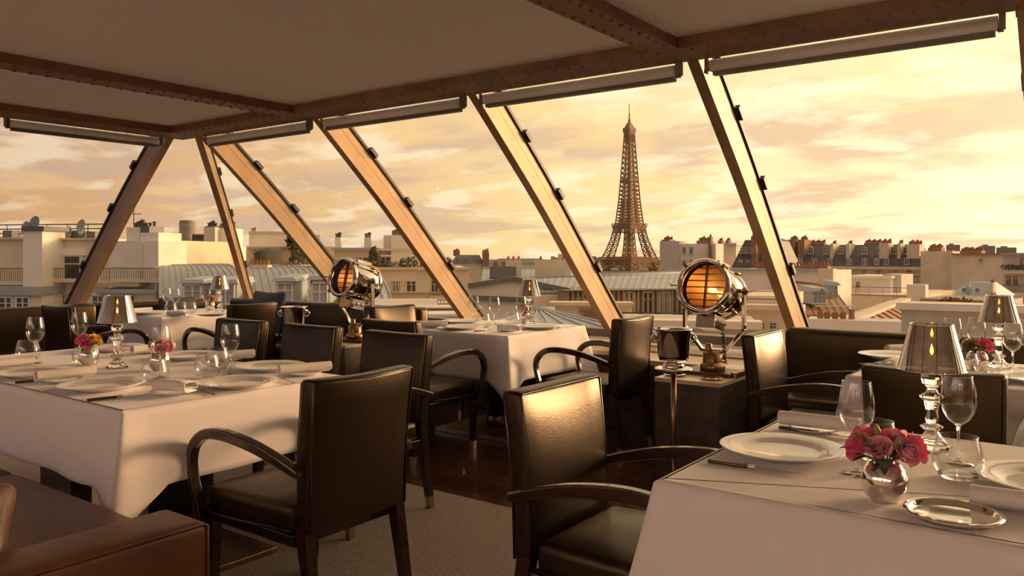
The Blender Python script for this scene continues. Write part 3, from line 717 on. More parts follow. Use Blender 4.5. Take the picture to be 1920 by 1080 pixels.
def ends(a, b, z, kind, builder, label, cat, group, flip=False):
    A = P(*a, z); B = P(*b, z); d_ = B-A; c_ = (A+B)/2; place(kind, builder, (c_.x, c_.y, z), math.atan2(d_.y, d_.x)-PI/2+(PI if flip else 0), label, cat, group)
# ---- roses
def rose_mesh(name, m, r, seed):
    rd = random.Random(seed); b = MB(); k = 0
    for layer, (cnt, r0, h, fl_) in enumerate(((3, .22, .95, .05), (4, .42, 1.0, .18), (5, .66, .92, .42), (6, .95, .70, .75))):
        for i in range(cnt):
            a0 = 2*PI*i/cnt+layer*.7+rd.uniform(-.15, .15); wd = PI/cnt*1.35; hh = h*rd.uniform(.88, 1.08)
            def fn(s_, t, a0=a0, wd=wd, hh=hh, r0=r0, fl_=fl_):
                x = (s_-.5)*2; ang = a0+x*wd*(.35+.65*math.sin(min(1, t*1.3)*PI/2)); rr = r*(r0*(.25+.75*t**.6)+fl_*.38*max(0, t-.55)+.05*x*x)
                z = r*(hh*t*1.25-.28*x*x*t-fl_*.55*max(0, t-.6)+.05*math.sin(x*5+a0*3)*t)
                return Vector((rr*math.cos(ang), rr*math.sin(ang), z))
            b.grid(fn, 4, 4)
    return b.mesh(name, m)
ROSE = {}
def bouquet(loc, spec, label, leaves=9, seed=0, scale=1.0, bmat='leaf_green'):
    rd = random.Random(seed); e = empty('rose_bouquet', loc); up = Vector((0, 0, 1))
    for k, (ax, el, m, r) in enumerate(spec):           # azimuth, lean, colour, radius
        key = (m, k % 3)
        if key not in ROSE: ROSE[key] = rose_mesh('rose', m, 1.0, hash(m) % 50+k if False else 5+k)
        d_ = Vector((math.cos(ax)*math.sin(el), math.sin(ax)*math.sin(el), math.cos(el)))
        o = inst('rose', ROSE[key], e, d_*.026*scale*(1+.9*math.sin(el))+Vector((0, 0, -.006))); o.rotation_mode = 'QUATERNION'; o.rotation_quaternion = d_.to_track_quat('Z', 'Y'); o.scale = (r*scale,)*3
        MB().tube([Vector((0, 0, -.022)), d_*.03*scale, d_*.046*scale], .0016, 5).obj('stem', 'leaf_green', e)
    for k in range(leaves):
        ax = 2*PI*k/leaves+rd.uniform(-.3, .3); el = rd.uniform(.7, 1.55); L = rd.uniform(.035, .058)*scale; w = L*.33
        d_ = Vector((math.cos(ax)*math.sin(el), math.sin(ax)*math.sin(el), math.cos(el))); sd_ = d_.cross(up).normalized(); nn = sd_.cross(d_)
        MB().grid(lambda a, b_: d_*(.022*scale+L*a)+sd_*(b_-.5)*2*w*math.sin(PI*min(.97, a*.92+.06))+nn*(.012*math.sin(a*PI)*scale+.10*w*abs(b_-.5)), 5, 2).obj('leaf', 'leaf_dark' if k % 3 == 0 else bmat, e)
    for k in range(4):
        ax = rd.uniform(0, 6.28); el = rd.uniform(.2, .8); d_ = Vector((math.cos(ax)*math.sin(el), math.sin(ax)*math.sin(el), math.cos(el)))
        o = MB().lathe([(0, -.014), (.006, -.008), (.0075, 0), (.005, .010), (0, .017)], 8).obj('bud', 'bud_green', e, d_*.060*scale); o.rotation_mode = 'QUATERNION'; o.rotation_quaternion = d_.to_track_quat('Z', 'Y')
        MB().tube([Vector((0, 0, -.02)), d_*.048*scale], .0014, 5).obj('stem', 'leaf_green', e)
    tag(e, label, 'flowers', 'small rose arrangements')
Z = .753
GP = {'wine': ('wine_glass', build_wine, 'wine glass', 'wine glasses'), 'tum': ('tum', build_tumbler, 'tumbler', 'stemless water glasses'), 'lamp': ('lamp', build_lamp, 'lamp', 'mirrored candle lamps'),
      'plate': ('plate', b_plate, 'plate', 'white dinner plates'), 'bread': ('bread', b_bread, 'plate', 'white side plates'), 'dish': ('dish', b_dish, 'dish', None), 'vase': ('vase', b_vase, 'vase', 'silver ball vases'), 'coaster': ('coaster', b_coaster, 'coaster', 'silver coasters')}
def put(kind, px, py, label, rz=0, z=Z):
    k, b, cat, g = GP[kind]; p = P(px, py, z); return place(k, b, p, rz, label, cat, g)
# front right table
put('lamp', 1747, 840, 'mirrored candle lamp on the front right table', .2)
put('wine', 1606, 889, 'empty wine glass behind the pink roses on the front right table')
put('wine', 1797, 869, 'wine glass standing behind the front tumbler on the right table')
put('tum', 1796, 897, 'large clear tumbler right of the roses on the front right table')
put('tum', 1642, 862, 'tumbler half hidden behind the roses and wine glass, front right table')
put('plate', 1466, 852, 'white dinner plate at the left end of the front right table')
put('plate', 1978, 915, 'white dinner plate cut by the right edge of the picture')
put('dish', 1787, 970, 'round silver dish lying near the front edge of the right table')
put('vase', 1658, 938, 'silver ball vase holding pink roses on the front right table')
bouquet(P(1658, 938, Z)+Vector((0, 0, .082)), [(2.9, .75, 'petal_pink', .030), (3.8, .95, 'petal_pink', .026), (1.2, .55, 'petal_light', .026), (.2, .9, 'petal_pink', .030), (-.5, .95, 'petal_light', .024), (2.0, .25, 'petal_pink', .026), (-1.6, .75, 'petal_light', .022)], 'pink roses with olive buds in the silver vase at the front right', 16, 3, 1.2)
KN = ('knife', build_knife); FK = ('fork', build_fork)
ends((1313, 866), (1505, 894), Z, *KN, 'table knife lying in front of the plate on the front right table', 'knife', 'table knives')
ends((1465, 805), (1592, 822), Z, *KN, 'table knife between the plate and napkin on the front right table', 'knife', 'table knives')
put('bread', 1528, 808, 'side plate under the rolled napkin on the front right table'); ends((1462, 797), (1612, 814), Z+.0135, 'roll', build_roll, 'rolled white napkin at the far end of the front right table', 'napkin', 'white napkins')
ends((1880, 956), (2000, 972), Z, 'roll', build_roll, 'white napkin at the right edge of the picture', 'napkin', 'white napkins')
# long left table
put('lamp', 220, 690, 'mirrored candle lamp on the long left table', .1)
put('wine', 66, 681, 'wine glass at far left on the left table'); put('wine', 149, 664, 'wine glass behind the pink and yellow roses'); put('wine', 301, 709, 'wine glass in front of the second roses on the left table'); put('wine', 432, 703, 'wine glass nearest the chairs on the left table')
put('tum', 52, 676, 'tumbler at far left on the left table'); put('tum', 160, 692, 'tumbler in front of the pink and yellow roses'); put('tum', 290, 719, 'tumbler beside the second roses on the left table'); put('tum', 389, 708, 'tumbler left of the tall wine glass near the chairs'); put('tum', 408, 692, 'tumbler behind the tall wine glass near the chairs')
put('plate', 62, 705, 'dinner plate at the left edge of the left table'); put('plate', 190, 729, 'dinner plate at the near corner of the left table'); put('plate', 445, 724, 'dinner plate at the right end of the left table, behind the tumbler'); put('plate', 506, 693, 'dinner plate nearest the middle far chair on the left table'); put('plate', 352, 672, 'dinner plate on the far side of the left table beside the second roses'); put('plate', 214, 657, 'dinner plate on the far side of the left table behind the lamp')
put('vase', 166, 683, 'silver ball vase with pink and yellow roses'); put('vase', 299, 694, 'silver ball vase behind the wine glass on the left table')
bouquet(P(166, 683, Z)+Vector((0, 0, .082)), [(3.4, .8, 'petal_pink', .033), (2.5, .7, 'petal_pink', .026), (.4, .75, 'petal_yellow', .034), (-.7, 1.0, 'petal_pink', .024), (1.4, .4, 'petal_light', .026)], 'pink and yellow roses left of the lamp on the left table', 8, 5, 1.0)
bouquet(P(299, 694, Z)+Vector((0, 0, .082)), [(3.3, .75, 'petal_pink', .026), (.3, .9, 'petal_pink', .03), (-.4, 1.0, 'petal_light', .026), (1.8, .5, 'petal_pink', .026)], 'pink roses seen through a wine glass on the left table', 9, 8, .95)
put('bread', 120, 716, 'side plate under the long rolled napkin, left table'); ends((68, 716), (176, 704), Z+.0135, 'roll', build_roll, 'rolled napkin near the left plates on the left table', 'napkin', 'white napkins')
put('bread', 318, 739, 'side plate under the folded napkin near the table corner'); ends((280, 732), (362, 738), Z+.0135, 'fold', build_fold, 'folded napkin near the corner of the left table', 'napkin', 'white napkins')
put('bread', 570, 703, 'side plate beside the big turned chair'); ends((530, 703), (614, 696), Z+.0135, 'roll', build_roll, 'rolled napkin at the right end of the left table', 'napkin', 'white napkins')
put('bread', 430, 675, 'side plate behind the tall wine glass'); ends((402, 676), (462, 672), Z+.0135, 'roll', build_roll, 'rolled napkin before the leftmost far chair', 'napkin', 'white napkins')
put('bread', 285, 661, 'side plate at the far edge of the left table'); ends((252, 664), (322, 657), Z+.0135, 'roll', build_roll, 'rolled napkin at the far edge of the left table, right of the lamp', 'napkin', 'white napkins')
put('bread', 15, 692, 'side plate at the left frame edge'); ends((-40, 695), (60, 685), Z+.0135, 'roll', build_roll, 'rolled napkin at the left frame edge', 'napkin', 'white napkins')
ends((167, 753), (274, 741), Z, *KN, 'table knife before the corner plate of the left table', 'knife', 'table knives'); ends((34, 719), (130, 711), Z, *KN, 'table knife under the long rolled napkin on the left table', 'knife', 'table knives')
ends((410, 744), (345, 729), Z, *FK, 'fork right of the folded napkin on the left table', 'fork', 'table forks'); ends((80, 735), (150, 722), Z, *FK, 'fork left of the corner plate on the left table', 'fork', 'table forks'); ends((557, 721), (505, 708), Z, *FK, 'fork beside the big turned chair', 'fork', 'table forks')
# window table
put('lamp', 993, 607, 'mirrored candle lamp on the small window table', .3)
put('wine', 888, 611, 'wine glass leftmost on the window table'); put('wine', 927, 616, 'wine glass in the middle of the window table'); put('wine', 977, 613, 'wine glass before the roses on the window table')
put('tum', 906, 614, 'tumbler between the wine glasses on the window table'); put('tum', 961, 611, 'tumbler beside the napkin on the window table')
put('plate', 866, 617, 'dinner plate at the left of the window table'); put('plate', 1012, 616, 'dinner plate at the right of the window table'); put('plate', 868, 606, 'dinner plate on the far side of the window table')
put('vase', 983, 605, 'silver ball vase by the lamp on the window table'); bouquet(P(983, 605, Z)+Vector((0, 0, .082)), [(3.4, .9, 'petal_cream', .028), (.2, .8, 'petal_pink', .028), (1.5, .5, 'petal_pink', .024), (-.8, .9, 'petal_pink', .024)], 'pink and cream roses on the window table', 10, 11, 1.0)
put('bread', 953, 621, 'side plate under the napkin on the window table'); ends((930, 620), (978, 621), Z+.0135, 'fold', build_fold, 'folded napkin on the window table', 'napkin', 'white napkins')
put('bread', 808, 614, 'side plate at the left end of the window table'); ends((786, 613), (832, 612), Z+.0135, 'roll', build_roll, 'rolled napkin at the left end of the window table', 'napkin', 'white napkins')
ends((887, 623), (930, 618), Z, *KN, 'knife near the front of the window table', 'knife', 'table knives'); ends((1036, 613), (1060, 616), Z, *KN, 'knife right of the right plate on the window table', 'knife', 'table knives')
# far corner table
put('lamp', 412, 586, 'mirrored candle lamp on the far corner table', .3)
put('wine', 313, 586, 'wine glass, left of a close pair on the corner table'); put('wine', 329, 589, 'wine glass, right of a close pair on the corner table'); put('wine', 387, 586, 'wine glass by the roses on the corner table')
put('tum', 320, 591, 'tumbler in front of the glass pair on the corner table'); put('tum', 338, 587, 'tumbler right of the glass pair on the corner table'); put('tum', 357, 588, 'tumbler in the middle of the corner table')
put('plate', 281, 589, 'dinner plate at the left of the corner table'); put('plate', 396, 592, 'dinner plate at the right of the corner table'); put('vase', 394, 582, 'silver ball vase on the corner table')
bouquet(P(394, 582, Z)+Vector((0, 0, .082)), [(3.3, .6, 'petal_pink', .032), (.3, .8, 'petal_yellow', .03), (1.6, .5, 'petal_pink', .026)], 'pink and yellow roses on the far corner table', 8, 13, 1.0)
put('bread', 330, 592, 'side plate at the front of the corner table'); ends((318, 592), (345, 592), Z+.0135, 'fold', build_fold, 'folded napkin at the front of the corner table', 'napkin', 'white napkins')
ends((250, 587), (277, 585), Z, 'roll', build_roll, 'rolled napkin at the left of the corner table', 'napkin', 'white napkins')
# right table behind the black chair
put('lamp', 1873, 690, 'mirrored candle lamp on the table behind the black chair at right', .1)
put('wine', 1831, 683, 'wine glass left of the far right lamp'); put('wine', 1786, 685, 'wine glass beside the front lamp shade'); put('wine', 1899, 700, 'wine glass right of the far right lamp'); put('wine', 1925, 690, 'wine glass at the right frame edge')
put('tum', 1852, 703, 'tumbler before the roses on the right table'); put('tum', 1810, 706, 'tumbler left of the roses on the right table')
put('plate', 1672, 672, 'dinner plate at the left end of the right table behind the black chair'); put('plate', 1944, 716, 'dinner plate at the right edge behind the black chair')
put('vase', 1832, 693, 'silver ball vase on the table behind the black chair'); bouquet(P(1832, 693, Z)+Vector((0, 0, .082)), [(3.0, .9, 'petal_cream', .030), (-.6, .8, 'petal_pink', .034), (.4, .85, 'petal_pink', .032), (1.4, .4, 'petal_light', .028), (3.9, .9, 'bud_green', .026)], 'pink roses and green blooms on the table behind the black chair', 8, 17, 1.0)
ends((1683, 661), (1712, 660), Z, 'roll', build_roll, 'rolled napkin at the far left of the right table', 'napkin', 'white napkins'); ends((1664, 694), (1702, 687), Z, 'fold', build_fold, 'folded napkin beside the front lamp shade', 'napkin', 'white napkins')
ends((1632, 685), (1664, 684), Z, *KN, 'knife at the left end of the right table behind the black chair', 'knife', 'table knives')
for a, b, t in ((1265, 704, 'silver coaster behind the wine bucket pole'), (1335, 711, 'silver coaster at the front of the searchlight block')): put('coaster', a, b, t, 0, .561)
ends((1886, 723), (1915, 714), Z, *FK, 'fork at the near edge of the right table behind the black chair', 'fork', 'table forks')
# ================================================================== THE CITY OUTSIDE
mat('render_cream', (.74, .63, .47), .85, var=.10, vscale=.6); mat('render_white', (.80, .74, .66), .85, var=.10, vscale=.5); mat('render_grey', (.58, .54, .48), .85, var=.12, vscale=.5)
mat('stone', (.66, .56, .43), .85, var=.12, vscale=.8); mat('brick', (.29, .165, .105), .85, var=.25, vscale=2); mat('terracotta', (.38, .17, .09), .8, var=.25, vscale=2)
mat('zinc', (.35, .40, .43), .5, .15, var=.15, vscale=.4); mat('zinc_dark', (.13, .135, .14), .55, .15, var=.2, vscale=.4); mat('slate', (.06, .06, .065), .6, var=.25, vscale=.8); mat('zinc_brown', (.30, .235, .165), .6, var=.2, vscale=.5)
mat('roof_red', (.30, .155, .085), .75, var=.2, vscale=.8); mat('gravel', (.58, .54, .48), .9, var=.15, vscale=1)
mat('win_frame', (.72, .68, .62), .6); mat('win_glass', (.03, .03, .03), .08, spec=.8); mat('curtain', (.45, .42, .38), .8); mat('iron', (.05, .045, .04), .6); mat('dish_grey', (.30, .31, .31), .6)
mat('awning', (.46, .38, .28), .8); mat('tower_iron', (.34, .195, .095), .7); mat('foliage', (.055, .075, .025), .8, var=.5, vscale=1.5); mat('foliage_gold', (.20, .13, .04), .8, var=.5, vscale=1.5); mat('street', (.12, .11, .10), .9)  # tower iron lightened: distance haze is put into its colour
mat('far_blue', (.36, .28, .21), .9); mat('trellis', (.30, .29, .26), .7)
GZ = -26.0
struct(MB().box((-3000, -200, GZ-1), (3000, 4000, GZ)).obj('ground', 'street'))
# window unit: 1 x 1 opening, standing proud of the wall
_w = MB()
for lo, hi in (((-.5, -.10, 0), (-.42, 0, 1)), ((.42, -.10, 0), (.5, 0, 1)), ((-.5, -.10, .93), (.5, 0, 1)), ((-.56, -.22, -.05), (.56, 0, .03)), ((-.04, -.07, .03), (.04, 0, .93)), ((-.42, -.06, .62), (.42, 0, .66))): _w.box(lo, hi)
WIN = _w.mesh('window', 'win_frame'); PANE = MB().box((-.43, -.035, .02), (.43, -.005, .95)).mesh('pane', 'win_glass')
CURT = MB().box((-.40, -.045, .05), (-.20, -.036, .9)).box((.2, -.045, .05), (.38, -.036, .9)).mesh('curtain', 'curtain')
POT = MB().lathe([(.12, 0), (.10, .30), (.115, .33), (.085, .34), (.07, .2)], 8).mesh('chimney_pot', 'terracotta'); POTD = MB().lathe([(.12, 0), (.10, .28), (.17, .3), (.17, .36), (0, .42)], 8).mesh('chimney_pot', 'zinc_dark')
class Bld:
    def __init__(s, name, label, xl, dl, xr, dr, yt, depth, m, cat='building', zb=GZ, wall=True, group=None, yref=None):
        if dr < 3:                                # a turn away from facing the restaurant, in radians
            a = math.atan(((xl+xr)/2-960)/F)+dr; rx = (xr-960)/F; ax = (xl-960)/F*dl
            t = (rx*dl-ax)/(math.cos(a)+rx*math.sin(a)); dr = dl-t*math.sin(a)
        s.A = W(xl, HZ, dl); s.A.z = 0; s.B = W(xr, HZ, dr); s.B.z = 0; s.w = (s.B-s.A).length; s.ex = (s.B-s.A)/s.w; s.ey = Vector((-s.ex.y, s.ex.x, 0)); s.zb = zb
        if s.ey.dot(Vector((-SN, CS, 0))) < 0: s.ey = -s.ey
        s.e = empty(name, (s.A.x, s.A.y, zb), math.atan2(s.ex.y, s.ex.x)); tag(s.e, label, cat, group); s.m = m; s.depth = depth
        s.zt = s.loc((xl+xr)/2, yt)[1]
        if wall: s.part('wall', (0, 0, 0), (s.w, depth, s.zt), m)
    def loc(s, px, py, y=0.0):                    # pixel -> (x along facade, height above base) on the plane y behind the facade
        o = s.A+s.ey*y; r = c2w((px-960)/F, 1, 0); t = o.dot(s.ey)/r.dot(s.ey); q = r*t
        return (q-s.A).dot(s.ex), EYE-(py-HZ)/F*t-s.zb
    def part(s, name, lo, hi, m, par=None): return MB().box(lo, hi).obj(name, m, par or s.e)
    def px(s, name, x0, x1, y0, y1, y, th, m, par=None):   # box whose front covers a pixel rectangle, front plane at y, thickness th
        a = s.loc(x0, y1, y); b = s.loc(x1, y0, y); return s.part(name, (a[0], y, a[1]), (b[0], y+th, b[1]), m, par)
    def win(s, x0, x1, y0, y1, y=0., cur=False, par=None):
        a = s.loc(x0, y1, y); b = s.loc(x1, y0, y); k = b[0]-a[0]
        o = inst('window', WIN, par or s.e, ((a[0]+b[0])/2, y, a[1]), 0, (k, 1, b[1]-a[1]))
        inst('pane', PANE, o)
        if cur: inst('curtain', CURT, o)
        return o
    def wins(s, xs, w, y0, y1, y=0., cur=False):
        for i, x in enumerate(xs): s.win(x-w/2, x+w/2, y0, y1, y, cur and i % 2 == 0)
    def chim(s, x0, x1, y0, y1, y, th, m='stone', pots=3, pot=None, ps=1.0):
        o = s.px('chimney', x0, x1, y0, y1, y, th, m); a = s.loc(x0, y0, y); b = s.loc(x1, y0, y); k = b[0]-a[0]
        for i in range(pots): inst('chimney_pot', pot or POT, o, (a[0]+k*(i+.5)/pots, y+th/2, a[1]), 0, (ps, ps, ps*(1+.25*((i*7) % 3-1))))
        return o
    def rail(s, x0, x1, y0, y1, y, step=.14, r=.018, name='railing', m='iron', rails=(0., 1.)):
        a = s.loc(x0, y1, y); b = s.loc(x1, y0, y); m_ = MB(); h = b[1]-a[1]
        for t in rails: m_.box((a[0], y-r, a[1]+h*t-r), (b[0], y+r, a[1]+h*t+r))
        k = max(1, int((b[0]-a[0])/step))
        for i in range(k+1): x = a[0]+(b[0]-a[0])*i/k; m_.box((x-r*.6, y-r*.6, a[1]), (x+r*.6, y+r*.6, b[1]))
        return m_.obj(name, m, s.e)
    def mansard(s, y_eave, y_top, inset, m, x0=0., x1=None, ye=0., dp=None, name='roof'):
        x1 = s.w if x1 is None else x1; dp = dp or s.depth
        cx = 960; ze = s.zt if y_eave is None else s.loc(s.midpx, y_eave, ye)[1]; zt = s.loc(s.midpx, y_top, ye+inset)[1]
        return MB().hull8([(x0-.15, ye-.15, ze), (x1+.15, ye-.15, ze), (x1+.15, ye+dp, ze), (x0-.15, ye+dp, ze)], [(x0+inset*.4, ye+inset, zt), (x1-inset*.4, ye+inset, zt), (x1-inset*.4, ye+dp-inset, zt), (x0+inset*.4, ye+dp-inset, zt)]).obj(name, m, s.e)
def seams(par, quad, n, m, th=.06, rib=.09, name='roof_panel', origin=None, bow=0.):   # standing seam panels on a quad (eave left, eave right, ridge right, ridge left)
    el, er, rr, rl = [Vector(p) for p in quad]; mi = par.matrix_world.inverted() if origin is None else origin
    nrm = (er-el).cross(rl-el).normalized()
    if nrm.z < 0: nrm = -nrm
    for i in range(n):
        a, b = i/n, (i+1)/n; K = 5 if bow else 1; vs = []; fs = []
        for k in range(K+1):
            t = k/K; o = nrm*(bow*math.sin(PI*t))
            pa = el.lerp(er, a).lerp(rl.lerp(rr, a), t)+o; pb = el.lerp(er, b).lerp(rl.lerp(rr, b), t)+o; sd_ = (pb-pa).normalized()
            vs += [pa, pb-sd_*rib, pb-sd_*rib+nrm*th, pb+nrm*th, pb, pa-nrm*.1, pb-nrm*.1]
        for k in range(K):
            p, q = k*7, k*7+7
            for x, y in ((0, 1), (1, 2), (2, 3), (3, 4), (6, 5)): fs.append((p+x, p+y, q+y, q+x))
        for p in (0, K*7): fs.append((p, p+1, p+2, p+3, p+4, p+6, p+5))
        MB().add([mi @ v for v in vs], fs).obj(name, m, par)
def upd(): bpy.context.view_layer.update()
def bush(par, c_, r, h, m, n=90, seed=0, name='foliage'):
    rd = random.Random(seed); b = MB()
    for _ in range(n):
        d_ = Vector((rd.gauss(0, 1), rd.gauss(0, 1), rd.gauss(0, 1))).normalized(); k = rd.uniform(.45, 1)
        p = Vector((c_[0]+d_.x*r*k, c_[1]+d_.y*r*k*.8, c_[2]+h*.5+d_.z*h*.5*k)); s_ = rd.uniform(.10, .22)*max(r, h)*.9
        a = Vector((rd.uniform(-1, 1), rd.uniform(-1, 1), rd.uniform(-1, 1))).normalized()*s_; q = a.orthogonal().normalized()*s_*.7
        b.add([p-a, p+q, p+a, p-q], [(0, 1, 2, 3)])
    return b.obj(name, m, par)
def dish(par, c_, r, m='dish_grey', face=(-.3, -1, .25)):
    q = Vector(face).normalized().to_track_quat('Z', 'Y').to_matrix().to_4x4(); mx = Matrix.Translation(c_) @ q
    o = MB().lathe([(0, 0), (r*.5, r*.06), (r, r*.24)], 20, mx).lathe([(0, -.02), (r*.5, r*.06-.02), (r, r*.24)], 20, mx).obj('satellite_dish', m, par)
    MB().tube([mx @ Vector((0, 0, 0)), mx @ Vector((0, -r*.5, -r*.5)), Vector(c_)+Vector((0, .1, -r*1.5))], .03, 5).obj('bracket', 'iron', o); return o
# ---------------- left white building
b = Bld('apartment_building', 'cream apartment block at far left with a balcony window and roof railing', -90, 47, 204, 45, 448, 14, 'render_cream')
t = b.px('chimney_tower', 43, 79, 432, 590, -1.6, 1.7, 'render_white'); b.px('tower_cap', 40, 82, 424, 433, -1.7, 1.9, 'zinc_dark', t)
b.px('cornice', -60, 46, 527, 534, -1.2, 1.4, 'stone'); a_ = b.px('lower_roof', -60, 66, 538, 553, -2.2, 2.3, 'zinc'); b.px('lower_wall', -60, 63, 553, 600, -2.0, 2.2, 'render_cream')
b.wins((12, 44), 26, 556, 590, -2.0); b.px('cornice', 64, 204, 523, 529, -.8, .9, 'stone'); b.px('parapet', 80, 204, 446, 450, -.25, .4, 'stone'); b.px('parapet', -60, 43, 445, 449, -.25, .4, 'stone')
w_ = b.win(82, 157, 478, 524, 0, False); b.px('shutter_box', 80, 159, 466, 479, -.2, .25, 'render_white'); b.win(94, 133, 551, 578, 0, True)
b.rail(80, 160, 503, 525, -.75); b.rail(-60, 46, 503, 527, -1.15); b.rail(190, 204, 503, 523, -.75)
b.rail(-60, 204, 420, 446, 2, 1.3, .03, 'roof_railing', 'iron', (0, .33, .66, 1)); b.px('vent_stack', 133, 146, 432, 447, 1.2, 1, 'zinc_dark'); b.px('vent_stack', 162, 178, 434, 447, 1.2, 1, 'zinc_dark'); b.px('vent_stack', 5, 22, 432, 447, 1.2, 1, 'zinc_dark')
for x, y, r in ((154, 424, .38), (129, 437, .38), (195, 438, .36), (67, 422, .50), (50, 427, .36)): p = b.loc(x, y, -.9 if x < 80 else 1.0); dish(b.e, (p[0], -.9 if x < 80 else 1.0, p[1]), r)
b.px('awning', 178, 258, 531, 537, -2.2, 2.2, 'awning'); b.px('awning', 172, 292, 543, 549, -2.4, 2.4, 'zinc'); b.px('lower_wall', 172, 292, 549, 600, -2.0, 2.1, 'render_cream'); b.wins((185, 215, 245), 22, 553, 588, -2.0)
b2 = Bld('apartment_building', 'white end block with a drainpipe right of the left sloping rib', 205, 44, 297, 43, 452, 2.2, 'render_white')
b2.px('raised_block', 263, 297, 436, 454, .3, 1.8, 'render_white'); b2.chim(237, 262, 426, 453, .6, 1.2, 'render_white', 4, POTD, .9); b2.chim(264, 280, 424, 437, .6, 1.1, 'zinc_dark', 2, POTD, .7)
b2.rail(206, 293, 503, 523, -.7); b2.px('cornice', 205, 297, 523, 529, -.8, .9, 'stone'); p0 = b2.loc(264, 455, -.1); p1 = b2.loc(264, 560, -.1); MB().tube([(p0[0], -.1, p0[1]), (p1[0], -.1, p1[1])], .06, 8).obj('drainpipe', 'render_grey', b2.e)
p0 = b2.loc(293, 500, -.3); p1 = b2.loc(293, 600, -.3); MB().tube([(p0[0], -.3, p0[1]), (p1[0], -.3, p1[1])], .09, 8).obj('drainpipe', 'render_white', b2.e)
p0 = b2.loc(251, 385, .8); p1 = b2.loc(251, 425, .8); MB().tube([(p0[0], .8, p0[1]), (p1[0], .8, p1[1])], .025, 5).box((p0[0]-.1, .78, p0[1]-.5), (p0[0]+.5, .82, p0[1]-.46)).obj('antenna', 'iron', b2.e)
# ---------------- blocks behind
b = Bld('high_rise', 'round grey high-rise tower far behind the left roofs', 333, 420, 363, .25, 414, 8, 'render_grey', wall=False, zb=-40)
r_ = b.w/2; hh = b.loc(348, 414)[1]; MB().lathe([(r_, 0), (r_, hh), (r_*.96, hh+.3), (0, hh+.3)], 32, Matrix.Translation((r_, r_, 0)), smooth=False).obj('shaft', 'zinc_brown', b.e)
for k in range(20): a = PI+k*PI/19; MB().box((-.18, -.12, 20), (.18, .12, hh-.8), Matrix.Translation((r_+r_*math.cos(a), r_+r_*math.sin(a), 0)) @ rotz(a)).obj('fin', 'render_grey', b.e)
b = Bld('apartment_building', 'small white chimney block with satellite dishes between the left ribs', 300, 62, 347, .25, 455, 8, 'render_white'); b.chim(307, 326, 446, 470, -.4, 1, 'render_white', 3, POTD, .8); b.px('ledge', 298, 349, 452, 456, -.4, 1, 'zinc'); p = b.loc(306, 477, -1); dish(b.e, (p[0], -1, p[1]), .75); p = b.loc(305, 463, -1); dish(b.e, (p[0], -1, p[1]), .4)
b.win(326, 336, 477, 487, 0)
b = Bld('office_block', 'dark gridded glass block behind the left roofs', 360, 110, 384, .25, 439, 14, 'win_glass')
for k in range(5): b.px('mullion', 360+k*6, 361+k*6, 439, 490, -.2, .2, 'bronze')
for k in range(4): b.px('floor_band', 360, 384, 440+k*10, 441.5+k*10, -.3, .3, 'bronze')
b = Bld('apartment_building', 'white stacked chimney building left of the slim corner rib', 383, 66, 440, .25, 462, 4, 'render_white'); b.px('stack', 382, 403, 426, 490, -.8, 2.5, 'render_grey'); b.chim(385, 402, 424, 430, -.6, 1.6, 'zinc_dark', 4, POTD, 1); b.px('upper_block', 406, 440, 428, 464, .5, 3, 'render_white'); b.chim(408, 438, 424, 430, 1, 1.5, 'brick', 6, POT, 1); b.win(424, 434, 478, 492, 0)
b = Bld('apartment_building', 'white penthouse with a trellis and climbing tree behind the zinc roof', 462, 60, 640, 0., 462, 8, 'render_cream')
b.px('upper_block', 467, 541, 437, 465, 1.2, 5, 'render_white'); b.px('upper_block', 560, 600, 440, 465, 1.5, 5, 'render_white'); b.chim(470, 480, 432, 438, 1.6, 1.6, 'stone', 2, POT, .8); b.px('cap', 466, 543, 434, 438, 1.1, 5.2, 'stone')
x0, z0 = b.loc(462, 498, -.3); x1, z1 = b.loc(541, 464, -.3); m_ = MB(); k = 0
while k < 40:
    for sg in (-1, 1):
        xa = x0+(x1-x0)*k/40; dz_ = (z1-z0); xb = xa+sg*dz_
        if x0 <= xb <= x1: m_.ribbon([(xa, -.3, z0), (xb, -.3, z1)], .04, .04, (0, 1, 0))
    k += 1
m_.obj('trellis', 'trellis', b.e); b.win(503, 513, 480, 498, -.05); p = b.loc(553, 462, -.8); bush(b.e, (p[0], -.8, p[1]-.4), .55, 1.7, 'foliage', 150, 2); p = b.loc(556, 496, -.8); bush(b.e, (p[0], -.8, p[1]-.3), .6, 1.6, 'foliage', 120, 3)
p = b.loc(487, 497, -.8); bush(b.e, (p[0], -.8, p[1]-.3), .35, 1.5, 'foliage', 80, 4); p = b.loc(583, 502, -1); bush(b.e, (p[0], -1, p[1]-.2), .8, .9, 'foliage_gold', 120, 5)
p = b.loc(588, 470, -1); bush(b.e, (p[0], -1, p[1]-.5), .6, .7, 'foliage_gold', 90, 6)
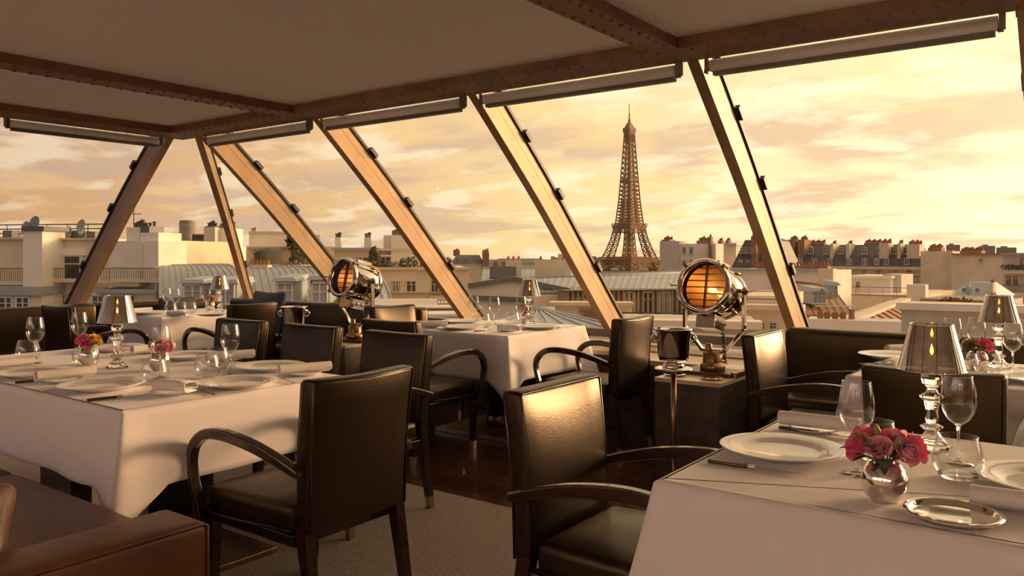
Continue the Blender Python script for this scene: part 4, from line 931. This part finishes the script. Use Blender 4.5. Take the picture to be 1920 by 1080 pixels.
# ---------------- grey zinc roofs, left of centre
def zroof(name, label, q, n, m='zinc', bow=0., wallm='render_cream', th=.06, gable=True):
    pts = [W(*p) for p in q]; c0 = sum((p for p in pts), Vector())/4; e = empty(name, (c0.x, c0.y, GZ)); tag(e, label, 'roof'); upd()
    seams(e, pts, n, m, th, .05, bow=bow); o = Vector(e.location); back = (pts[2]+pts[3]-pts[0]-pts[1]); back.z = 0; back = back.normalized()
    el, er, rr, rl = [p-o for p in pts]; d_ = Vector((0, 0, -.14)); low = lambda v: Vector((v.x, v.y, .0))
    MB().add([el+d_, er+d_, rr+d_, rl+d_, low(el)+back*.3, low(er)+back*.3, low(rr), low(rl)], [(3, 2, 1, 0), (4, 5, 6, 7), (0, 1, 5, 4), (1, 2, 6, 5), (2, 3, 7, 6), (3, 0, 4, 7)]).obj('wall', wallm, e)
    MB().tube([rl, rr], .12, 6).obj('ridge', m, e); return e, o
def dormer(e, o, px, py, d, w, h, m='zinc', ln=2.0, yaw=0):
    p = W(px, py, d)-o; mx = Matrix.Translation(p) @ rotz(YAW+yaw)
    q = MB().box((-w/2, 0, 0), (w/2, ln, h)).obj('dormer', m, e); q.matrix_local = mx
    MB().hull8([(-w/2-.12, -.2, h), (w/2+.12, -.2, h), (w/2+.12, ln, h), (-w/2-.12, ln, h)], [(-w/2, -.1, h+.16), (w/2, -.1, h+.16), (w/2, ln, h+.25), (-w/2, ln, h+.25)]).obj('dormer_roof', m, q)
    x = inst('window', WIN, q, (0, -.01, .06), 0, (w*.85, 1, h*.9)); return q
e, o = zroof('zinc_roof', 'seamed grey zinc roof between the left sloping ribs', [(298, 558, 34), (470, 556, 34), (420, 497, 44), (300, 500, 44)], 13, bow=.5)
dormer(e, o, 362, 572, 33.2, .9, .9); dormer(e, o, 424, 572, 33.2, .9, .9)
MB().box(*[tuple(W(x, y, 43.6)-o+Vector(k)) for x, y, k in ((386, 516, (0, 0, 0)), (394, 505, (0, .8, 0)))]).obj('chimney', 'stone', e)
e, o = zroof('zinc_roof', 'seamed grey zinc roof between the slim corner rib and the far searchlight', [(470, 563, 33), (648, 566, 33), (590, 500, 43), (462, 500, 43)], 12, bow=.4)
dormer(e, o, 535, 575, 31.6, .75, 1.0); dormer(e, o, 600, 585, 31.0, .75, 1.25)
q = MB().box((-.45, 0, 0), (.45, .7, .62)).obj('chimney', 'stone', e); q.matrix_local = Matrix.Translation(W(485, 520, 40)-o) @ rotz(YAW)
for k in range(5): inst('chimney_pot', POT, q, (-.36+k*.18, .35, .62), 0, (.7,)*3)
for k in range(5):
    c_ = inst('chimney_pot', POT, e, W(530+k*8, 502, 43)-o, 0, (.8, .8, .9+.3*(k % 2)))
e, o = zroof('zinc_roof', 'small zinc hip roof behind the far searchlight', [(640, 585, 30), (742, 590, 33), (700, 512, 42), (620, 505, 43)], 6, bow=.4)
# ---------------- terrace building
b = Bld('apartment_building', 'cream building with a planted roof terrace behind the far searchlight', 690, 50, 880, 0., 503, 12, 'render_cream'); b.wins((742, 771), 19, 526, 547, 0, True); b.wins((815, 833), 14, 525, 547, 0); b.win(708, 718, 527, 548)
b.px('string_course', 690, 850, 546.5, 549.5, -.3, .35, 'stone'); b.px('string_course', 690, 880, 501, 506, -.3, .4, 'stone'); b.rail(806, 850, 546, 556, -.9); b.px('balcony', 806, 850, 555, 559, -1.0, 1.0, 'stone')
b.px('penthouse', 627, 795, 468, 503, 4.5, 6, 'render_cream'); b.px('roof_slab', 622, 708, 464.5, 469, 4.0, 6.5, 'zinc'); b.px('penthouse_block', 733, 800, 441, 503, 3.8, 6, 'render_white'); b.px('roof_slab', 704, 800, 466, 470, 3.6, 6, 'stone'); b.px('penthouse_block', 719, 735, 441, 466, 5, 4, 'render_white')
b.chim(628, 639, 445, 466, 5, .9, 'render_white', 2, POTD, .9); b.chim(683, 695, 445, 466, 5, .9, 'render_white', 2, POTD, .9); b.chim(735, 760, 438, 443, 4.4, 1, 'brick', 6, POT, .9); b.px('awning', 708, 734, 478, 481, 3.0, 1.5, 'win_frame')
b.win(665, 694, 482, 500, 4.45); b.win(712, 733, 482, 498, 3.75 if False else 4.45); b.win(764, 769, 482, 492, 3.75)
rd = random.Random(4)
for k in range(13):
    x = 655+k*14.5; p = b.loc(x, 501, .6); bush(b.e, (p[0], .6, p[1]-.15), rd.uniform(.3, .55), rd.uniform(.5, .85), ('foliage', 'foliage_gold')[k % 3 == 0], 60, 30+k, 'shrub')
p = b.loc(703, 500, .8); bush(b.e, (p[0], .8, p[1]-.1), .38, 1.35, 'foliage', 120, 50, 'shrub'); p = b.loc(789, 478, .8); bush(b.e, (p[0], .8, p[1]-.2), .6, .55, 'foliage', 80, 51, 'small_tree'); q = b.loc(789, 500, .8); MB().tube([(q[0], .8, q[1]), (p[0], .8, p[1])], .05, 5).obj('trunk', 'iron', b.e)
# ---------------- low roofs in the middle
b = Bld('low_building', 'low pale flat roofs below the left window ribs', 640, 22, 905, 0., 578, 5, 'render_grey'); b.px('cornice', 690, 900, 574, 579, -.3, .5, 'render_white'); b.px('step', 760, 900, 588, 594, -1.5, 1.5, 'render_white'); b.rail(820, 852, 562, 570, .5, .09, .012)
b = Bld('low_building', 'white gabled wall below the seamed roof, seen over the window table', 878, 35, 1070, 0., 545, 1, 'render_white', wall=False)
pts = [b.loc(x, y) for x, y in ((878, 536), (962, 523), (1068, 545), (1068, 566), (878, 558))]; base = [(pts[4][0], 0), (pts[3][0], 0)]
poly = [base[0], base[1], pts[3], pts[2], pts[1], pts[0], pts[4]]; n = len(poly)
MB().add([(x, 0, z) for x, z in poly]+[(x, .6, z) for x, z in poly], [tuple(range(n)), tuple(range(2*n-1, n-1, -1))]+[((i+1) % n, i, n+i, n+(i+1) % n) for i in range(n)]).obj('gable_wall', 'render_white', b.e)
for A_, B_ in ((pts[0], pts[1]), (pts[1], pts[2]), (pts[4], pts[3])): MB().ribbon([(A_[0], 0, A_[1]), (B_[0], 0, B_[1])], .5, .22, (0, 1, 0)).obj('coping', 'zinc_dark', b.e)
e, o = zroof('zinc_roof', 'blue-grey seamed roof with a skylight left of the lattice tower', [(902, 531, 52), (1098, 530, 50), (1096, 505, 64), (906, 504, 66)], 16, 'zinc')
q = MB().box((-.9, 0, 0), (.9, .1, 1.2)).obj('skylight', 'win_glass', e); q.matrix_local = Matrix.Translation(W(943, 521, 53.5)-o) @ rotz(YAW) @ Matrix.Rotation(-.9, 4, 'X')
for x, w in ((963, 1.1), (1036, 2.4)):
    q = MB().box((-w/2, 0, -2), (w/2, 1.2, 1.2)).obj('chimney', 'stone', e); q.matrix_local = Matrix.Translation(W(x, 520, 56)-o) @ rotz(YAW)
    for k in range(3): inst('chimney_pot', POT, q, (-w/3+k*w/3, .6, 1.2), 0, (.8,)*3)
e, o = zroof('zinc_roof', 'wide grey roof with fine lines below the lattice tower', [(1000, 546, 34), (1276, 541, 36), (1285, 512, 52), (1010, 522, 50)], 22, 'zinc', th=.04)
b = Bld('attic_building', 'brown seamed attic wall with tall windows left of the large searchlight', 1060, 33.4, 1300, 35, 544, 5, 'zinc_brown'); b.wins((1087, 1105), 17, 558, 576, -.02); b.wins((1180, 1213, 1245), 20, 546, 588, -.02)
x0 = b.loc(1062, 560)[0]
for k in range(26):
    x = b.w*k/26; MB().box((x, -.16, b.zt-3.2), (x+.10, 0, b.zt)).obj('seam', 'zinc_brown', b.e)
b.px('eave', 1060, 1300, 542, 546, -.35, 1, 'zinc_dark')
b = Bld('low_building', 'cream terrace wall with a brick panel below the attic wall', 1035, 22, 1185, 0., 572, 1.2, 'render_cream'); b.px('coping', 1030, 1188, 568, 573, -.3, .8, 'stone')
a_ = b.px('brick_panel', 1086, 1155, 580, 606, -.06, .06, 'mortar' if False else 'render_grey')
BR = MB().box((0, -.05, 0), (.21, 0, .06)).mesh('brick', 'brick'); xa, za = b.loc(1086, 606, -.06); xb, zb_ = b.loc(1155, 580, -.06); r = 0; z = za
while z < zb_-.06:
    x = xa-(.11 if r % 2 else 0)
    while x < xb-.2:
        if x >= xa: inst('brick', BR, a_, (x, -.06, z))
        x += .225
    z += .075; r += 1
e, o = zroof('zinc_roof', 'pale curved zinc roof just outside behind the window table', [(880, 614, 13.5), (1170, 614, 12.5), (1040, 584, 19), (985, 584, 19)], 9, 'zinc', th=.03)
b = Bld('low_building', 'flat pale roof terrace outside below the large searchlight', 1150, 13, 1430, 0., 612, 2.5, 'render_grey'); b.px('coping', 1150, 1430, 604, 613, -.3, .4, 'render_white'); b.rail(1150, 1290, 588, 603, 2.0, 1.4, .012, rails=(0, .5, 1))
# ---------------- far left-centre skyline
b = Bld('apartment_building', 'grey mansard houses far behind the second window rib', 848, 130, 906, 0., 494, 12, 'stone'); b.midpx = 877; b.mansard(494, 478, 1.5, 'zinc_dark'); b.wins((858, 874, 896), 7, 482, 492, .4); b.chim(905, 917, 473, 500, -1, 4, 'brick', 3, POT, 1.5); b.chim(850, 862, 473, 480, 3, 2, 'brick', 4, POT, 1.5)
b = Bld('long_hall', 'long low brown roofed hall left of the lattice tower', 917, 220, 1034, 0., 494, 30, 'zinc_brown'); b.midpx = 975; b.mansard(494, 485, 6, 'zinc_dark'); b.px('parapet', 900, 1040, 496, 503, -2, 4, 'stone')
for k, x in enumerate((925, 940, 1028, 1046)): b.chim(x, x+9, 495, 503, -6, 3, 'brick', 4, POT, 2.0)
b = Bld('apartment_building', 'small cream house with an arch left of the lattice tower', 1066, 150, 1090, 0., 484, 10, 'stone'); b.win(1073, 1083, 490, 500); b.px('cap', 1064, 1092, 481, 485, -.5, 10, 'zinc'); b.px('wing', 1035, 1067, 487, 503, 2, 8, 'stone'); b.px('roof_box', 1046, 1064, 476, 488, 4, 6, 'render_grey')
def skyline(items, d, m, lab):
    for k, (x0, x1, y, q) in enumerate(items):
        b = Bld('distant_block', lab % q, x0, d, x1, 0., y, 12, m, zb=-60, group='distant skyline blocks')
        b.px('roof_house', x0+(x1-x0)*.2, x0+(x1-x0)*.55, y-2.5, y+1, 3, 6, m)
        n = max(2, int((x1-x0)/8))
        for i in range(n): b.win(x0+(x1-x0)*(i+.3)/n, x0+(x1-x0)*(i+.3)/n+3.2, y+2, y+6)
skyline([(836, 846, 484, 'narrow, at the second rib'), (1034, 1046, 483, 'small, right of the long hall'), (1091, 1104, 485, 'beside the third rib'), (1106, 1128, 483, 'just left of the tower foot')], 480, 'far_blue', 'hazy distant block on the skyline, %s')
skyline([(1752, 1772, 466, 'leftmost of five'), (1774, 1800, 459, 'tallest of five'), (1802, 1834, 466, 'widest of five'), (1836, 1866, 461, 'fourth of five'), (1868, 1906, 464, 'rightmost of five')], 420, 'far_blue', 'hazy brown distant block above the cream blind walls, %s')
skyline([(640, 672, 480, 'between the terrace chimneys'), (800, 832, 481, 'right of the terrace building')], 600, 'far_blue', 'hazy distant block on the skyline, %s')
# ---------------- right of the tower
b = Bld('apartment_building', 'white house with grey blind gable right of the lattice tower', 1273, 118, 1342, .25, 457, 5, 'render_white'); b.px('gable', 1237, 1274, 452, 505, -.5, 5, 'render_grey'); b.wins((1283, 1296), 7, 463, 476); b.wins((1283, 1296), 7, 487, 497); b.chim(1240, 1256, 449, 453, 2, 3, 'brick', 5, POT, 1.4); b.chim(1306, 1330, 451, 458, 2, 3, 'brick', 6, POT, 1.6); b.chim(1328, 1333, 444, 490, -.6, 1.2, 'brick', 1, POT, 1.4)
b = Bld('apartment_building', 'narrow cream house with a small window between chimneys', 1344, 128, 1380, .25, 459, 5, 'render_cream'); b.win(1349, 1358, 463, 477); b.px('cap', 1343, 1381, 456, 460, -.6, 5, 'zinc'); b.chim(1360, 1366, 451, 457, 3, 2, 'brick', 2, POT, 1.4); b.chim(1346, 1352, 451, 457, 3, 2, 'brick', 2, POT, 1.4)
b = Bld('mansard_building', 'dark domed mansard building left of the large window rib', 1374, 105, 1450, .25, 502, 16, 'stone'); b.midpx = 1412; b.mansard(502, 450, 2.4, 'slate'); b.midpx = 1412; b.mansard(450, 438, 4, 'slate', 2.2, b.w-1, 2.4, 11)
b.wins((1393, 1404), 9, 464, 475, .9); b.wins((1389, 1402, 1413), 8, 487, 497, .3); b.chim(1408, 1418, 443, 500, -.6, 1.5, 'brick', 2, POT, 1.6); b.chim(1412, 1440, 433, 441, 6, 2, 'brick', 7, POT, 1.5)
# large pale party wall and terraces right of the searchlight
b = Bld('party_wall_building', 'plain pale blind wall behind the large searchlight', 1352, 62, 1480, .25, 506, 10, 'render_white'); b.px('coping', 1352, 1480, 504, 508, -.3, .8, 'zinc'); b.chim(1418, 1448, 498, 507, .6, 1, 'brick', 6, POT, 1.0)
b = Bld('low_building', 'curved cream terrace with a thin railing right of the large searchlight', 1385, 29, 1500, .1, 578, 3, 'render_cream'); b.wins((1405, 1428, 1450), 13, 604, 622, 0); b.px('coping', 1380, 1505, 574, 580, -.4, .8, 'stone'); b.px('upper_wall', 1392, 1490, 556, 578, 2.5, 5, 'render_cream'); b.rail(1394, 1470, 547, 560, 2.5, .9, .012)
b = Bld('party_wall_building', 'white blind wall with chimney pots right of the large window rib', 1448, 58, 1562, .25, 507, 6, 'render_white'); b.px('coping', 1446, 1564, 504.5, 508, -.3, .8, 'zinc'); b.chim(1482, 1552, 499, 506, .6, 1, 'brick', 10, POT, .9)
b.px('chimney_breast', 1534, 1562, 504, 570, -.7, .8, 'render_cream')
b = Bld('mansard_building', 'long row of dark mansard houses with dormers across the right skyline', 1482, 150, 1732, .25, 502, 16, 'stone'); b.midpx = 1607; b.mansard(502, 481, 2, 'slate'); b.mansard(481, 459, 4, 'slate', 1, b.w-1, 2.2, 13)
b.wins((1520, 1549, 1576, 1621, 1650, 1675, 1698, 1716), 9, 463, 476, 2.6); b.wins((1500, 1528, 1556, 1592, 1621, 1644, 1662, 1700), 9, 484, 496, .6); b.wins((1500, 1524, 1567, 1591, 1620, 1647, 1680, 1705), 10, 504, 524, 0, True); b.px('cornice', 1482, 1732, 500.5, 503.5, -.8, 1, 'stone'); b.rail(1482, 1732, 519, 524, -.8, .9, .05)
for k, (x, w, y) in enumerate(((1476, 14, 449), (1496, 12, 449), (1556, 6, 457), (1586, 6, 457), (1648, 18, 456), (1682, 6, 456), (1700, 24, 458))): b.chim(x, x+w, y, 485, 1.6, 4, 'brick' if k < 2 else 'stone', max(2, int(w/3)), POT, 1.9)
b.chim(1515, 1545, 456, 462, 7, 2, 'brick', 9, POT, 1.6); b.chim(1620, 1650, 455, 462, 7, 2, 'brick', 9, POT, 1.6)
b = Bld('party_wall_building', 'huge plain cream blind wall at the right', 1726, 120, 1780, .25, 471, 20, 'render_cream'); b.px('quoin', 1776, 1786, 470, 560, -.5, 1, 'stone'); b.chim(1740, 1765, 464, 473, 3, 2, 'brick', 7, POT, 1.4)
b = Bld('party_wall_building', 'wide cream blind wall with one tiny window at the right', 1784, 112, 1888, .25, 476, 14, 'render_cream'); b.win(1835, 1843, 485, 491); b.chim(1800, 1840, 470, 478, 4, 2, 'brick', 11, POT, 1.3); b.px('coping', 1784, 1888, 475, 478, -.4, 1, 'terracotta')
b = Bld('apartment_building', 'cream house with balconies at the right edge', 1880, 84, 1960, .25, 476, 14, 'stone'); b.midpx = 1920; b.win(1912, 1920, 482, 498); b.px('balcony', 1876, 1960, 508, 513, -1.6, 1.8, 'stone'); b.rail(1878, 1960, 500, 508, -1.5, .16, .025); b.win(1884, 1912, 516, 534, 0); b.rail(1880, 1960, 536, 550, -1.0, .16, .025); b.px('balcony', 1870, 1960, 550, 556, -1.4, 1.6, 'stone'); b.px('cap', 1876, 1960, 474, 478, -.6, 10, 'zinc')
for k in range(5): p = b.loc(1884+k*9, 506, -.9); bush(b.e, (p[0], -.9, p[1]), .5, .6, 'foliage', 50, 70+k, 'shrub')
b = Bld('low_building', 'low cream stepped building with a roof rail, right of the white blind wall', 1580, 66, 1735, .25, 552, 12, 'render_cream'); b.rail(1580, 1735, 541, 552, -.2, .9, .02); b.px('upper_block', 1588, 1670, 520, 552, 3, 6, 'render_white'); b.px('stair_head', 1655, 1690, 515, 552, 4, 4, 'render_grey'); b.win(1605, 1613, 528, 540, 2.98); b.px('cap', 1586, 1672, 518, 521, 2.7, 6.5, 'render_white'); b.px('pier', 1700, 1735, 534, 590, -.4, 1, 'render_white')
for x in (1655, 1673): b.px('slot', x, x+3, 560, 575, -.03, .04, 'stone')
e, o = zroof('red_roof', 'reddish steep roof with three little dormers right of the large window rib', [(1498, 590, 36), (1600, 590, 38), (1560, 537, 46), (1490, 530, 46)], 7, 'roof_red', wallm='render_grey', th=.03)
for x in (1527, 1535, 1543): dormer(e, o, x, 571, 38, .22, .62, 'zinc', 1.6)
dormer(e, o, 1565, 562, 39, .25, .7, 'zinc', 1.2)
b = Bld('chimney_row', 'row of tall orange chimney pots on a low pale wall at right', 1515, 24, 1690, 0., 601, 1.2, 'render_white')
for k, x in enumerate((1538, 1551, 1566, 1581, 1597)):
    q = b.loc(x, 601, .5); inst('chimney_pot', MB().lathe([(.09, 0), (.08, .28), (.1, .30), (.085, .33), (.06, .3)], 12).mesh('chimney_pot', 'terracotta'), b.e, (q[0], .5, q[1]), 0, (1, 1, 1.0 if k in (0, 4) else .75))
    MB().box((q[0]-.13, .38, q[1]+.42), (q[0]+.13, .62, q[1]+.44)).obj('pot_cap', 'zinc', b.e)
b = Bld('low_building', 'brown ribbed roof edge running back to the right', 1590, 28, 1700, 42, 585, .8, 'render_grey'); 
for k in range(12):
    x = b.w*k/12; MB().hull8([(x, -1.5, b.zt-.9), (x+.75, -1.5, b.zt-.9), (x+.75, 0, b.zt), (x, 0, b.zt)], [(x, -1.5, b.zt-.8), (x+.75, -1.5, b.zt-.8), (x+.75, 0, b.zt+.1), (x, 0, b.zt+.1)]).obj('roof_panel', 'roof_red', b.e)
b.part('coping', (0, -.2, b.zt), (b.w, .3, b.zt+.14), 'stone')
b = Bld('low_building', 'broad pale flat roof in front, between the bench and the city at right', 1690, 25, 1960, 0., 577, 3, 'gravel'); b.px('coping', 1680, 1960, 575, 580, -.3, .6, 'render_white')
b = Bld('zinc_house', 'blue-grey zinc roof with two skylights at right', 1782, 72, 1868, .25, 556, 6, 'render_grey'); b.midpx = 1825; b.mansard(556, 529, 2.2, 'zinc'); b.wins((1808, 1833), 8, 540, 548, .75); b.chim(1812, 1817, 535, 550, .2, .8, 'zinc', 0); b.chim(1855, 1862, 530, 550, .2, .8, 'stone', 2, POT, .8)
b = Bld('low_building', 'low brown buildings with dry shrubs below the zinc roof', 1725, 58, 1880, .25, 562, 6, 'zinc_brown'); p = b.loc(1790, 566, -1)
for k in range(4): q = b.loc(1772+k*12, 578, -1.2); bush(b.e, (q[0], -1.2, q[1]), .6, .8, 'foliage_gold', 60, 90+k, 'shrub')
# ---------------- iron lattice tower
dT = 1391.0; zT = EYE-10*dT/F-57.6; ctr = W(1180, HZ, dT); e = empty('lattice_tower', (ctr.x, ctr.y, zT), YAW+math.radians(40)); tag(e, 'tall brown iron lattice tower rising over the rooftops', 'tower')
def strut(m, a, b, r):
    a, b = Vector(a), Vector(b); d_ = (b-a).normalized(); s_ = d_.orthogonal().normalized(); m.ribbon([a, b], r, r, s_)
LEV = [(0, 62.5, 25), (20, 52.5, 21.5), (40, 42.5, 18), (57, 35.4, 15.5), (75, 28.6, 12.5), (95, 22.5, 10.5), (115, 18.8, 9.5)]      # height, outer half width, leg width
for sx in (-1, 1):
    for sy in (-1, 1):
        m = MB()
        def cs(h, o_, w): return [Vector((sx*x, sy*y, h)) for x, y in ((o_, o_), (o_-w, o_), (o_-w, o_-w), (o_, o_-w))]
        lv = []
        for (h0, o0, w0), (h1, o1, w1) in zip(LEV[:-1], LEV[1:]):
            for k in range(2): t = k/2; lv.append((h0+(h1-h0)*t, o0+(o1-o0)*t, w0+(w1-w0)*t))
        lv.append(LEV[-1])
        for A_, B_ in zip(lv[:-1], lv[1:]):
            a, b_ = cs(*A_), cs(*B_)
            for i in range(4):
                j = (i+1) % 4; strut(m, a[i], b_[i], 2.0); strut(m, a[i], b_[j], 1.0); strut(m, a[j], b_[i], 1.0); strut(m, b_[i], b_[j], 1.0)
        m.obj('leg', 'tower_iron', e)
def deck(name, z0, z1, h0, h1):
    o = MB().frustum((0, 0, z0), (h0, h0), (0, 0, z1), (h1, h1)).obj(name, 'tower_iron', e); return o
p1 = deck('first_platform', 55, 58.5, 35.5, 37.5); deck('second_platform', 113, 117, 20.2, 22)
m = MB()
for s1, h, z0, z1, k in ((37.2, 37.2, 58.5, 63, 24), (36.2, 36.2, 49, 55, 28), (21.6, 21.6, 117, 121, 14), (20.0, 20.0, 106, 113, 14)):
    for i in range(k+1):
        t = -s1+2*s1*i/k
        for x, y in ((t, -h), (t, h), (-h, t), (h, t)): m.box((x-.4, y-.4, z0), (x+.4, y+.4, z1))
    for zz in (z0, z1):
        for y in (-h, h): m.box((-s1, y-.5, zz-.5), (s1, y+.5, zz+.5)); m.box((y-.5, -s1, zz-.5), (y+.5, s1, zz+.5))
m.obj('gallery_railing', 'tower_iron', e)
deck('pavilion', 58.5, 64, 26, 25); deck('pavilion', 117, 123, 13, 11)
m = MB()
for s_ in (-1, 1):                                            # decorative arches between the legs
    for ax in (0, 1):
        for rr in (37, 34):
            pts = [(rr*math.cos(PI*k/20), 50*s_*(1-.28*math.sin(PI*k/20)), 12+rr*math.sin(PI*k/20)) for k in range(21)]
            pts = [(y, x, z) if ax else (x, y, z) for x, y, z in pts]
            for a, b_ in zip(pts[:-1], pts[1:]): strut(m, a, b_, 1.2)
m.obj('arch', 'tower_iron', e)
UP = [(117, 17.5), (131, 16.0), (148, 14.2), (164, 12.8), (186, 11.4), (209, 10.0), (236, 8.3), (264, 6.7), (276, 6.2)]
m = MB(); lv = []
for (h0, w0), (h1, w1) in zip(UP[:-1], UP[1:]):
    for k in range(3): lv.append((h0+(h1-h0)*k/3, w0+(w1-w0)*k/3))
lv.append(UP[-1])
for (h0, w0), (h1, w1) in zip(lv[:-1], lv[1:]):
    a = [Vector((x*w0, y*w0, h0)) for x, y in ((1, 1), (-1, 1), (-1, -1), (1, -1))]; b_ = [Vector((x*w1, y*w1, h1)) for x, y in ((1, 1), (-1, 1), (-1, -1), (1, -1))]
    for i in range(4):
        j = (i+1) % 4; strut(m, a[i], b_[i], 2.2); strut(m, a[i], b_[j], .9); strut(m, a[j], b_[i], .9); strut(m, b_[i], b_[j], .9)
        ma, mb_ = (a[i]+a[j])/2, (b_[i]+b_[j])/2; strut(m, ma, mb_, 1.5)
m.obj('upper_shaft', 'tower_iron', e); MB().frustum((0, 0, 117), (2.6, 2.6), (0, 0, 276), (1.6, 1.6)).obj('lift_shaft', 'tower_iron', e)
deck('middle_platform', 194, 198, 11.2, 11.2); MB().box((10, -3, 178), (16, 3, 181)).obj('lift_cabin', 'tower_iron', e)
t = deck('top_cabin', 270, 283, 5.2, 8.2); MB().frustum((0, 0, 283), (8.4, 8.4), (0, 0, 288), (7.6, 7.6)).frustum((0, 0, 288), (6, 6), (0, 0, 296), (3.2, 3.2)).obj('top_gallery', 'tower_iron', t)
MB().lathe([(2.6, 296), (2.0, 302), (1.3, 303), (1.2, 312), (.7, 313), (.6, 328), (0, 331)], 8, closed=True).obj('antenna', 'tower_iron', t)
